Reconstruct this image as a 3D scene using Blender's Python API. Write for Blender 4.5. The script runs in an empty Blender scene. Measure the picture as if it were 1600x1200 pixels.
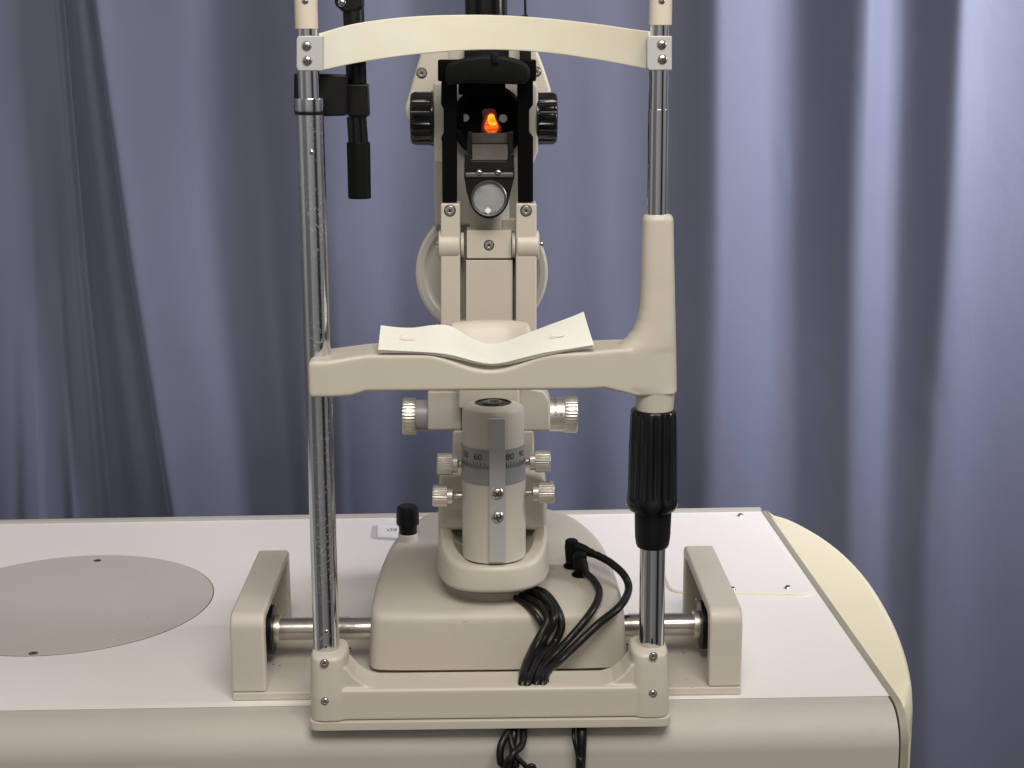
import bpy, bmesh, math, random
from mathutils import Vector, Matrix, Euler
random.seed(7)
SC = bpy.context.scene
COL = SC.collection
rad = math.radians
PI = math.pi
U = 0.01                     # everything below is written in centimetres

# ------------------------------------------------------------------ camera
F = 2400.0                   # focal length in pixels of the 1600 px wide photograph
CAM = Vector((0, -120, 54.3))
ROT = (Matrix.Rotation(rad(-0.95), 3, 'Z') @ Matrix.Rotation(rad(90 - 12.27), 3, 'X')
       @ Matrix.Rotation(rad(-0.30), 3, 'Z'))

def ray(px, py):
    return ROT @ Vector(((px - 800) / F, -(py - 600) / F, -1))
def P(px, py, Y):            # world point seen at a pixel, at depth Y (cm)
    d = ray(px, py); t = (Y - CAM.y) / d.y
    return CAM + d * t
def G(px, py, Z=0.0):        # world point seen at a pixel, on the level Z
    d = ray(px, py); t = (Z - CAM.z) / d.z
    return CAM + d * t
def proj(v):
    c = ROT.transposed() @ (Vector(v) - CAM)
    return (800 + F * c.x / -c.z, 600 - F * c.y / -c.z)

cam = bpy.data.cameras.new('camera'); co = bpy.data.objects.new('camera', cam); COL.objects.link(co)
cam.sensor_width = 36; cam.lens = F / 1600 * 36; cam.clip_start = 0.02; cam.clip_end = 60
co.matrix_world = Matrix.Translation(CAM * U) @ ROT.to_4x4()
SC.camera = co

# ------------------------------------------------------------------ materials
def nmat(name):
    m = bpy.data.materials.new(name); m.use_nodes = True
    nt = m.node_tree; b = nt.nodes['Principled BSDF']
    return m, nt, b
def N(nt, t, **kw):
    n = nt.nodes.new(t)
    for k, v in kw.items():
        if k in n.inputs: n.inputs[k].default_value = v
        else: setattr(n, k, v)
    return n
def mix_rgb(nt, fac, a, b):
    n = nt.nodes.new('ShaderNodeMix'); n.data_type = 'RGBA'
    for i, v in ((0, fac), (6, a), (7, b)):
        if hasattr(v, 'links') or isinstance(v, bpy.types.NodeSocket): nt.links.new(v, n.inputs[i])
        else: n.inputs[i].default_value = v if not isinstance(v, tuple) else (*v, 1)[:4]
    return n.outputs[2]
def ramp(nt, src, stops):
    r = nt.nodes.new('ShaderNodeValToRGB'); e = r.color_ramp.elements
    e[0].position, e[0].color = stops[0][0], (*[stops[0][1]] * 3, 1)
    e[1].position, e[1].color = stops[1][0], (*[stops[1][1]] * 3, 1)
    for p, v in stops[2:]:
        x = e.new(p); x.color = (v, v, v, 1)
    nt.links.new(src, r.inputs[0]); return r.outputs[0]

def paint(name, col, rough=0.42, grain=900, bump=0.05, dirt=0.25, dirtcol=None, spec=0.4, coat=0.0, specks=0.0):
    """painted / moulded surface: tone variation, fine grain bump, sparse grime"""
    m, nt, b = nmat(name); L = nt.links.new
    tc = N(nt, 'ShaderNodeTexCoord')
    n1 = N(nt, 'ShaderNodeTexNoise', Scale=9.0, Detail=5.0, Roughness=0.6); L(tc.outputs['Object'], n1.inputs['Vector'])
    n2 = N(nt, 'ShaderNodeTexNoise', Scale=55.0, Detail=6.0, Roughness=0.7); L(tc.outputs['Object'], n2.inputs['Vector'])
    dc = dirtcol or tuple(c * 0.62 for c in col)
    f1 = ramp(nt, n1.outputs['Fac'], [(0.42, 0.0), (0.75, dirt)])
    f2 = ramp(nt, n2.outputs['Fac'], [(0.55, 0.0), (0.8, dirt)])
    c1 = mix_rgb(nt, f1, col, dc); c2 = mix_rgb(nt, f2, c1, dc)
    out = c2
    if specks:
        n4 = N(nt, 'ShaderNodeTexNoise', Scale=330.0, Detail=2.0); L(tc.outputs['Object'], n4.inputs['Vector'])
        f4 = ramp(nt, n4.outputs['Fac'], [(0.735 - specks, 0.0), (0.75 - specks, 0.75)])
        out = mix_rgb(nt, f4, c2, (0.08, 0.06, 0.05))
    L(out, b.inputs['Base Color'])
    rr = ramp(nt, n2.outputs['Fac'], [(0.3, rough - 0.05), (0.75, min(1, rough + 0.14))]); L(rr, b.inputs['Roughness'])
    n3 = N(nt, 'ShaderNodeTexNoise', Scale=float(grain), Detail=2.0); L(tc.outputs['Object'], n3.inputs['Vector'])
    bp = N(nt, 'ShaderNodeBump', Strength=bump, Distance=0.0006); L(n3.outputs['Fac'], bp.inputs['Height']); L(bp.outputs[0], b.inputs['Normal'])
    b.inputs['Specular IOR Level'].default_value = spec
    b.inputs['Coat Weight'].default_value = coat; b.inputs['Coat Roughness'].default_value = 0.2
    return m

def metal(name, col, rough=0.12, streak=0.0, pits=0.0, stretch=(1, 1, 1), scale=120):
    m, nt, b = nmat(name); L = nt.links.new
    b.inputs['Metallic'].default_value = 1
    tc = N(nt, 'ShaderNodeTexCoord'); mp = N(nt, 'ShaderNodeMapping'); mp.inputs['Scale'].default_value = stretch
    L(tc.outputs['Object'], mp.inputs['Vector'])
    n1 = N(nt, 'ShaderNodeTexNoise', Scale=float(scale), Detail=6.0, Roughness=0.7); L(mp.outputs[0], n1.inputs['Vector'])
    L(ramp(nt, n1.outputs['Fac'], [(0.35, rough), (0.75, min(1, rough + 0.12 + streak))]), b.inputs['Roughness'])
    c = col
    base = mix_rgb(nt, ramp(nt, n1.outputs['Fac'], [(0.45, 0.0), (0.8, 0.35 + streak)]), col, tuple(x * 0.6 for x in col))
    bp = N(nt, 'ShaderNodeBump', Strength=0.06 + streak * 0.3, Distance=0.0004); L(n1.outputs['Fac'], bp.inputs['Height'])
    if pits:
        n2 = N(nt, 'ShaderNodeTexNoise', Scale=430.0, Detail=3.0, Roughness=0.75); L(tc.outputs['Object'], n2.inputs['Vector'])
        n3 = N(nt, 'ShaderNodeTexNoise', Scale=16.0, Detail=3.0); L(tc.outputs['Object'], n3.inputs['Vector'])
        f = ramp(nt, n2.outputs['Fac'], [(0.56, 0.0), (0.63, 1.0)])
        f3 = ramp(nt, n3.outputs['Fac'], [(0.42, 0.05), (0.6, pits)])
        mm = N(nt, 'ShaderNodeMath', operation='MULTIPLY'); L(f, mm.inputs[0]); L(f3, mm.inputs[1])
        base = mix_rgb(nt, mm.outputs[0], base, (0.42, 0.38, 0.32) if col[0] > 0.3 else (0.22, 0.19, 0.15))
        inv = N(nt, 'ShaderNodeMath', operation='SUBTRACT'); inv.inputs[0].default_value = 1; L(mm.outputs[0], inv.inputs[1])
        L(inv.outputs[0], b.inputs['Metallic'])
    L(base, b.inputs['Base Color']); L(bp.outputs[0], b.inputs['Normal'])
    return m

BEIGE = (0.57, 0.53, 0.45)
M = {}
M['beige'] = paint('beige_enamel', BEIGE, 0.36, 1500, 0.05, 0.10, spec=0.45)
M['beige_tex'] = paint('beige_textured_casting', (0.53, 0.495, 0.425), 0.5, 1700, 0.16, 0.14, specks=0.0)
M['beige_cool'] = paint('pale_grey_beige_enamel', (0.50, 0.475, 0.42), 0.38, 1500, 0.06, 0.12)
M['rail_beige'] = paint('warm_beige_enamel', (0.56, 0.52, 0.455), 0.42, 1500, 0.06, 0.16, specks=0.003)
M['dark_beige'] = paint('dark_grey_beige', (0.36, 0.335, 0.285), 0.5, 1400, 0.1, 0.3)  # darker beige, also painted in as shade between column and arms
M['cream'] = paint('aged_cream_plastic', (0.75, 0.71, 0.53), 0.5, 600, 0.06, 0.14, (0.66, 0.58, 0.38), specks=0.0)
M['sleeve'] = paint('pinkish_cream_plastic', (0.68, 0.60, 0.50), 0.45, 800, 0.04, 0.1)
M['laminate'] = paint('white_laminate', (0.78, 0.76, 0.735), 0.42, 1800, 0.03, 0.06, (0.70, 0.67, 0.64), spec=0.35)
M['edge_grey'] = paint('warm_grey_edge_vinyl', (0.47, 0.455, 0.41), 0.5, 900, 0.08, 0.12, specks=0.0)
M['trim_grey'] = paint('dirty_grey_trim', (0.30, 0.29, 0.23), 0.6, 900, 0.1, 0.4)
M['cover_grey'] = paint('matt_grey_cover', (0.51, 0.49, 0.455), 0.48, 2200, 0.08, 0.06, specks=0.003)
M['black'] = paint('black_plastic', (0.005, 0.005, 0.0055), 0.34, 900, 0.04, 0.3, (0.012, 0.012, 0.012), spec=0.28)
M['black_gloss'] = paint('glossy_black_bakelite', (0.004, 0.004, 0.0045), 0.13, 500, 0.02, 0.2, (0.01, 0.01, 0.01), spec=0.45)
M['black_matt'] = paint('black_anodised', (0.001, 0.001, 0.001), 0.5, 1400, 0.06, 0.2, (0.004, 0.004, 0.004), spec=0.08)
M['rubber'] = paint('worn_black_rubber', (0.003, 0.0035, 0.003), 0.5, 300, 0.2, 0.4, (0.01, 0.011, 0.01), spec=0.14)
M['scuffed'] = paint('scuffed_black_rubber', (0.003, 0.004, 0.0035), 0.5, 200, 0.5, 0.6, (0.03, 0.033, 0.03), spec=0.15)
M['cable'] = paint('black_cable_sheath', (0.005, 0.0045, 0.0045), 0.33, 700, 0.06, 0.5, (0.012, 0.011, 0.010), spec=0.32)
M['chrome'] = metal('chrome_tube', (0.66, 0.66, 0.69), 0.06, 0.0, 0.0, (1, 1, 0.05))
M['chrome_pit'] = metal('pitted_chrome_tube', (0.66, 0.67, 0.70), 0.07, 0.03, 0.45, (1, 1, 0.05))
M['steel'] = metal('turned_steel', (0.55, 0.52, 0.48), 0.16, 0.05, 0, (1, 1, 1))
M['screw'] = metal('nickel_screw', (0.60, 0.57, 0.52), 0.18, 0, 0)
M['recess_shade'] = paint('painted_recess_shade', (0.03, 0.025, 0.02), 0.6)  # near-black stands in for shade inside recesses and gaps
M['knurl'] = metal('satin_nickel_knurl', (0.80, 0.76, 0.68), 0.30, 0.03)
M['alu'] = metal('brushed_aluminium', (0.58, 0.585, 0.60), 0.36, 0.1, 0, (1, 1, 0.15), 160)
M['alu_clamp'] = paint('silver_lacquer', (0.50, 0.51, 0.51), 0.34, 1500, 0.05, 0.1, spec=0.6, coat=0.2)
M['scale_grey'] = paint('satin_scale_grey', (0.27, 0.272, 0.28), 0.34, 1200, 0.03, 0.15, spec=0.6)
M['silver'] = paint('satin_silver_strip', (0.46, 0.46, 0.46), 0.36, 1200, 0.03, 0.15, spec=0.7)
M['ink'] = paint('black_engraving', (0.015, 0.015, 0.016), 0.6)
M['mirror'] = paint('dusty_dark_mirror', (0.05, 0.045, 0.035), 0.5, 300, 0.3, 0.8, (0.12, 0.11, 0.09), spec=0.3)
M['pewter'] = metal('dark_bracket_metal', (0.20, 0.20, 0.20), 0.3, 0.1)
M['cap_white'] = paint('off_white_ring', (0.6, 0.59, 0.55), 0.4)

def mk_paper():
    m, nt, b = nmat('chin_rest_tissue'); L = nt.links.new
    b.inputs['Base Color'].default_value = (0.84, 0.79, 0.71, 1); b.inputs['Roughness'].default_value = 0.8
    b.inputs['Subsurface Weight'].default_value = 0.15; b.inputs['Subsurface Scale'].default_value = 0.003
    tc = N(nt, 'ShaderNodeTexCoord'); n = N(nt, 'ShaderNodeTexNoise', Scale=700.0, Detail=4.0); L(tc.outputs['Object'], n.inputs['Vector'])
    bp = N(nt, 'ShaderNodeBump', Strength=0.15, Distance=0.0005); L(n.outputs['Fac'], bp.inputs['Height']); L(bp.outputs[0], b.inputs['Normal'])
    return m
M['paper'] = mk_paper()
def mk_band():
    m, nt, b = nmat('translucent_cream_band')
    L = nt.links.new
    tc = N(nt, 'ShaderNodeTexCoord'); n = N(nt, 'ShaderNodeTexNoise', Scale=14.0, Detail=4.0); L(tc.outputs['Object'], n.inputs['Vector'])
    L(mix_rgb(nt, ramp(nt, n.outputs['Fac'], [(0.4, 0.0), (0.7, 1.0)]), (0.74, 0.715, 0.60), (0.71, 0.67, 0.53)), b.inputs['Base Color'])
    b.inputs['Roughness'].default_value = 0.42
    b.inputs['Subsurface Weight'].default_value = 0.35; b.inputs['Subsurface Scale'].default_value = 0.006
    return m
M['band'] = mk_band()
def mk_glass():
    m, nt, b = nmat('lens_glass')
    b.inputs['Base Color'].default_value = (0.94, 0.95, 0.95, 1); b.inputs['Roughness'].default_value = 0.02
    b.inputs['Transmission Weight'].default_value = 1.0; b.inputs['IOR'].default_value = 1.35
    return m
M['glass'] = mk_glass()
def mk_clear():
    m, nt, b = nmat('milky_clear_plastic')
    b.inputs['Base Color'].default_value = (0.9, 0.9, 0.9, 1); b.inputs['Roughness'].default_value = 0.2
    b.inputs['Alpha'].default_value = 0.45
    return m
M['clear'] = mk_clear()
M['white_gloss'] = paint('white_gloss_label_and_glint', (0.88, 0.88, 0.87), 0.2, spec=0.6)  # printed label, and the painted glint on the lens
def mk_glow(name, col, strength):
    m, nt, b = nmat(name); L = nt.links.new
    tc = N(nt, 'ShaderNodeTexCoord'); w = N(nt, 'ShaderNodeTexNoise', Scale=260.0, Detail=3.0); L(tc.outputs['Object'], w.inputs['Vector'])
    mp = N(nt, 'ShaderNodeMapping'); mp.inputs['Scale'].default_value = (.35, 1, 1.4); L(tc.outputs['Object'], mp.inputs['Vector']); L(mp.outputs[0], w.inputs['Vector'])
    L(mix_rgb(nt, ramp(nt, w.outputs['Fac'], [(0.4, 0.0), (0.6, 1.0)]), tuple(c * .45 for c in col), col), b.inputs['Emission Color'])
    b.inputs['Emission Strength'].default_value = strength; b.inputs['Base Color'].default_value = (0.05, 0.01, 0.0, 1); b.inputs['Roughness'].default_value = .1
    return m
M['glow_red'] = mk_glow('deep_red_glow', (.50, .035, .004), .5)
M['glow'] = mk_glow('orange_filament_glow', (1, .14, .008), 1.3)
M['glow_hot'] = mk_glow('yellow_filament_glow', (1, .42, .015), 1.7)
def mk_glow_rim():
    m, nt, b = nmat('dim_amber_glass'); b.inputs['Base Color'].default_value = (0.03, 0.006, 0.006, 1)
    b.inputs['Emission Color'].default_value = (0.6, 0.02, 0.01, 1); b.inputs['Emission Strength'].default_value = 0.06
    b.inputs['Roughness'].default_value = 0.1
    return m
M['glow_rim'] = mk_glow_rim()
def mk_fabric():
    m, nt, b = nmat('blue_lilac_curtain_cloth'); L = nt.links.new
    tc = N(nt, 'ShaderNodeTexCoord')
    n = N(nt, 'ShaderNodeTexNoise', Scale=3.0, Detail=6.0); L(tc.outputs['Object'], n.inputs['Vector'])
    L(mix_rgb(nt, ramp(nt, n.outputs['Fac'], [(0.35, 0.0), (0.7, 1.0)]), (0.096, 0.109, 0.164), (0.108, 0.121, 0.176)), b.inputs['Base Color'])
    b.inputs['Roughness'].default_value = 0.62; b.inputs['Specular IOR Level'].default_value = 0.35
    b.inputs['Sheen Weight'].default_value = 0.25; b.inputs['Sheen Roughness'].default_value = 0.4
    b.inputs['Sheen Tint'].default_value = (0.85, 0.85, 1, 1)
    ad = N(nt, 'ShaderNodeTexNoise', Scale=800.0, Detail=2.0); L(tc.outputs['Object'], ad.inputs['Vector'])
    bp = N(nt, 'ShaderNodeBump', Strength=0.08, Distance=0.0004); L(ad.outputs[0], bp.inputs['Height'])
    n2 = N(nt, 'ShaderNodeTexNoise', Scale=14.0, Detail=3.0, Roughness=0.55, Distortion=0.6)
    mp = N(nt, 'ShaderNodeMapping'); mp.inputs['Scale'].default_value = (1, 1, 0.45)
    L(tc.outputs['Object'], mp.inputs['Vector']); L(mp.outputs[0], n2.inputs['Vector'])
    bp2 = N(nt, 'ShaderNodeBump', Strength=0.22, Distance=0.006); L(n2.outputs['Fac'], bp2.inputs['Height']); L(bp.outputs[0], bp2.inputs['Normal'])
    L(bp2.outputs[0], b.inputs['Normal'])
    return m
M['fabric'] = mk_fabric()

# ------------------------------------------------------------------ shapes (all return verts, faces in cm)
def _out(bm, bevel=0, seg=3, ang=30):
    bmesh.ops.remove_doubles(bm, verts=bm.verts, dist=1e-5)
    bmesh.ops.recalc_face_normals(bm, faces=bm.faces)
    if bevel:
        es = [e for e in bm.edges if len(e.link_faces) == 2 and e.calc_face_angle(0) > rad(ang)]
        bmesh.ops.bevel(bm, geom=es, offset=bevel, segments=seg, profile=0.5, affect='EDGES', clamp_overlap=True)
    bm.verts.ensure_lookup_table(); bm.verts.index_update()
    r = [v.co.copy() for v in bm.verts], [[v.index for v in f.verts] for f in bm.faces]
    bm.free(); return r
def poly_solid(ring_a, ring_b, bevel=0, seg=3, ang=30):
    """two matching rings of points joined into a closed solid"""
    bm = bmesh.new(); n = len(ring_a)
    a = [bm.verts.new(p) for p in ring_a]; b = [bm.verts.new(p) for p in ring_b]
    bm.faces.new(a); bm.faces.new(b[::-1])
    for i in range(n):
        j = (i + 1) % n; bm.faces.new((a[i], b[i], b[j], a[j]))
    return _out(bm, bevel, seg, ang)
def box(x0, x1, y0, y1, z0, z1, bevel=0, seg=3):
    r = lambda z: [Vector(p) for p in ((x0, y0, z), (x1, y0, z), (x1, y1, z), (x0, y1, z))]
    return poly_solid(r(z0), r(z1), bevel, seg)
def front(pts, Y, depth, bevel=0, seg=3, ang=30, taper=1.0):
    """outline measured on the photograph at depth Y, given real thickness going back"""
    a = [P(x, y, Y) for x, y in pts]
    c = sum(a, Vector()) / len(a)
    b = [Vector((c.x + (p.x - c.x) * taper, Y + depth, c.z + (p.z - c.z) * taper)) for p in a]
    return poly_solid(a, b, bevel, seg, ang)
def rect(x0, y0, x1, y1): return [(x0, y0), (x1, y0), (x1, y1), (x0, y1)]
def smooth_pts(pts, n=8, closed=False):
    """Catmull-Rom through points (tuples or vectors)"""
    P_ = [Vector(p) for p in pts]; m = len(P_); out = []
    rng = m if closed else m - 1
    for i in range(rng):
        p0 = P_[(i - 1) % m] if closed or i > 0 else P_[0] * 2 - P_[1]
        p1 = P_[i]; p2 = P_[(i + 1) % m]
        p3 = P_[(i + 2) % m] if closed or i + 2 < m else P_[-1] * 2 - P_[-2]
        for k in range(n):
            t = k / n
            out.append(0.5 * ((2 * p1) + (p2 - p0) * t + (2 * p0 - 5 * p1 + 4 * p2 - p3) * t * t + (3 * p1 - p0 - 3 * p2 + p3) * t ** 3))
    if not closed: out.append(P_[-1])
    return out
def frame(axis):
    z = Vector(axis).normalized(); x = Vector((1, 0, 0))
    if abs(z.dot(x)) > 0.9: x = Vector((0, 0, 1))
    y = z.cross(x).normalized(); x = y.cross(z).normalized()
    return x, y, z
def lathe(profile, o, axis=(0, 0, 1), seg=48, flute=None, sq=1.0, bevel=0):
    """profile [(r, h)] turned about an axis; flute=(count, depth, h0, h1) cuts grooves"""
    x, y, z = frame(axis); o = Vector(o); bm = bmesh.new(); rings = []
    for r, h in profile:
        if r < 1e-6: rings.append([bm.verts.new(o + z * h)]); continue
        ring = []
        for i in range(seg):
            a = 2 * PI * i / seg; rr = r
            if flute and flute[2] <= h <= flute[3]:
                rr = r - flute[1] * (0.5 + 0.5 * math.cos(flute[0] * a)) ** (flute[4] if len(flute) > 4 else 1)
            ring.append(bm.verts.new(o + x * math.cos(a) * rr + y * math.sin(a) * rr * sq + z * h))
        rings.append(ring)
    for a, b in zip(rings, rings[1:]):
        if len(a) == 1 and len(b) == 1: continue
        for i in range(seg):
            j = (i + 1) % seg
            if len(a) == 1: bm.faces.new((a[0], b[i], b[j]))
            elif len(b) == 1: bm.faces.new((a[i], b[0], a[j]))
            else: bm.faces.new((a[i], b[i], b[j], a[j]))
    if len(rings[0]) > 1: bm.faces.new(rings[0])
    if len(rings[-1]) > 1: bm.faces.new(rings[-1][::-1])
    return _out(bm)
def cyl(p0, p1, r, r1=None, e=0.05, seg=40):
    """cylinder with softened rims"""
    p0 = Vector(p0); p1 = Vector(p1); L_ = (p1 - p0).length; r1 = r if r1 is None else r1
    e = min(e, r * 0.4, L_ * 0.3)
    prof = [(0, 0), (r - e, 0), (r - e * .3, e * .3), (r, e), (r1, L_ - e), (r1 - e * .3, L_ - e * .3), (r1 - e, L_), (0, L_)]
    return lathe(prof, p0, p1 - p0, seg)
def tube(pts, r, seg=14, n=8, taper=None):
    pts = smooth_pts(pts, n); bm = bmesh.new(); rings = []; px = None
    for i, p in enumerate(pts):
        t = (pts[min(i + 1, len(pts) - 1)] - pts[max(i - 1, 0)]).normalized()
        if px is None:
            px = t.cross(Vector((0, 1, 0.01))).normalized()
        px = (px - t * px.dot(t)).normalized(); py = t.cross(px)
        rings.append([bm.verts.new(p + (px * math.cos(2 * PI * k / seg) + py * math.sin(2 * PI * k / seg)) * r) for k in range(seg)])
    for a, b in zip(rings, rings[1:]):
        for k in range(seg):
            bm.faces.new((a[k], b[k], b[(k + 1) % seg], a[(k + 1) % seg]))
    bm.faces.new(rings[0]); bm.faces.new(rings[-1][::-1])
    return _out(bm)
def loft(rings, cap=True, closed=True):
    bm = bmesh.new(); R = [[bm.verts.new(p) for p in r] for r in rings]; n = len(R[0])
    for a, b in zip(R, R[1:]):
        for k in range(n if closed else n - 1):
            bm.faces.new((a[k], b[k], b[(k + 1) % n], a[(k + 1) % n]))
    if cap: bm.faces.new(R[0]); bm.faces.new(R[-1][::-1])
    return _out(bm)
def sheet(A, B, th=0.02, n=6):
    """curved sheet ruled between two polylines, with thickness"""
    m = len(A); bm = bmesh.new(); top = []; bot = []
    for j in range(n + 1):
        t = j / n; row = [A[i].lerp(B[i], t) for i in range(m)]
        top.append(row)
    def nrm(j, i):
        a = top[j][min(i + 1, m - 1)] - top[j][max(i - 1, 0)]; b = top[min(j + 1, n)][i] - top[max(j - 1, 0)][i]
        return a.cross(b).normalized()
    vt = [[bm.verts.new(top[j][i]) for i in range(m)] for j in range(n + 1)]
    vb = [[bm.verts.new(top[j][i] - nrm(j, i) * th) for i in range(m)] for j in range(n + 1)]
    for j in range(n):
        for i in range(m - 1):
            bm.faces.new((vt[j][i], vt[j][i + 1], vt[j + 1][i + 1], vt[j + 1][i]))
            bm.faces.new((vb[j][i], vb[j + 1][i], vb[j + 1][i + 1], vb[j][i + 1]))
    for i in range(m - 1):
        bm.faces.new((vt[0][i], vb[0][i], vb[0][i + 1], vt[0][i + 1])); bm.faces.new((vt[n][i], vt[n][i + 1], vb[n][i + 1], vb[n][i]))
    for j in range(n):
        bm.faces.new((vt[j][0], vt[j + 1][0], vb[j + 1][0], vb[j][0])); bm.faces.new((vt[j][-1], vb[j][-1], vb[j + 1][-1], vt[j + 1][-1]))
    return _out(bm)

class MB:
    def __init__(s): s.v = []; s.f = []; s.m = []; s.mats = []
    def add(s, vf, mat):
        if mat not in s.mats: s.mats.append(mat)
        k = len(s.v); mi = s.mats.index(mat)
        s.v += [Vector(v) for v in vf[0]]; s.f += [[i + k for i in f] for f in vf[1]]; s.m += [mi] * len(vf[1])
        return s
    def build(s, name, parent=None, sharp=32, wn=True):
        me = bpy.data.meshes.new(name)
        off = Vector(parent['_o']) if parent is not None and '_o' in parent else Vector()
        me.from_pydata([tuple((v - off) * U) for v in s.v], [], s.f)
        for m in s.mats: me.materials.append(M[m])
        me.polygons.foreach_set('material_index', s.m)
        me.polygons.foreach_set('use_smooth', [True] * len(me.polygons))
        me.update(); me.set_sharp_from_angle(angle=rad(sharp))
        o = bpy.data.objects.new(name, me); COL.objects.link(o)
        if parent is not None:
            o.parent = parent; o['_o'] = list(off)
        if wn:
            w = o.modifiers.new('normals', 'WEIGHTED_NORMAL'); w.keep_sharp = True; w.weight = 80
        return o
def fuse(o, vox=0.085, it=6):
    """melts the pieces of one casting together with soft inner corners"""
    o.modifiers.clear()
    m = o.modifiers.new('fuse', 'REMESH'); m.mode = 'VOXEL'; m.voxel_size = vox * U; m.use_smooth_shade = True
    s_ = o.modifiers.new('soften', 'SMOOTH'); s_.factor = 0.5; s_.iterations = it
def one(name, vf, mat, parent=None, **k): return MB().add(vf, mat).build(name, parent, **k)
def tag(o, label, cat, group=None):
    o['label'] = label; o['category'] = cat
    if group: o['group'] = group
    return o
def thing(name, loc, label, cat, group=None):
    o = bpy.data.objects.new(name, None); COL.objects.link(o); o.empty_display_size = 0.02
    o.location = Vector(loc) * U; o['_o'] = list(loc)
    return tag(o, label, cat, group)

def screw(parent, p, r=0.28, d=(0, -1, 0), hexa=False, dome=0.45, rot=0.5):
    """a screw head: domed with a cross, or a socket head sunk in a countersink"""
    p = Vector(p); x, y, z = frame(d); mb = MB()
    if hexa:
        mb.add(lathe([(r * 1.25, -0.02), (r * 1.28, 0.015), (r * 1.0, 0.02), (r, 0.012)], p, d, 28), 'recess_shade')
        mb.add(lathe([(r * 1.05, -.01), (r * 1.05, 0.04), (r * 0.9, 0.08), (r * 0.50, 0.085), (r * 0.46, 0.03), (0, 0.03)], p, d, 28), 'screw')
        mb.add(lathe([(r * 0.36, 0.03), (r * 0.30, 0.055), (0, 0.06)], p, d, 6), 'recess_shade')
    else:
        h = r * dome
        mb.add(lathe([(r * 1.1, -.02), (r, 0.02), (r * .94, h * .4), (r * .72, h * .75), (r * .4, h * .95), (0, h)], p, d, 28), 'screw')
        for k in (0, 1):
            a = rot + k * PI / 2; u = x * math.cos(a) + y * math.sin(a); w = x * -math.sin(a) + y * math.cos(a)
            c = p + z * (h * 0.72)
            A = [c + u * r * .55 + w * r * .11, c - u * r * .55 + w * r * .11, c - u * r * .55 - w * r * .11, c + u * r * .55 - w * r * .11]
            mb.add(poly_solid(A, [q + z * h * (0.34 + .01 * k) for q in A]), 'recess_shade')  # raised dark bars painted as the shade of a cut cross
    return mb.build('screw', parent)

def text_vf(s, size, th=0.01):
    c = bpy.data.curves.new('t', 'FONT'); c.body = s; c.size = size; c.align_x = 'CENTER'; c.align_y = 'CENTER'
    o = bpy.data.objects.new('t', c); COL.objects.link(o)
    dg = bpy.context.evaluated_depsgraph_get(); me = bpy.data.meshes.new_from_object(o.evaluated_get(dg))
    v = [q.co.copy() for q in me.vertices]; f = [list(p.vertices) for p in me.polygons]
    bpy.data.objects.remove(o); bpy.data.curves.remove(c); bpy.data.meshes.remove(me)
    return v, f

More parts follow.
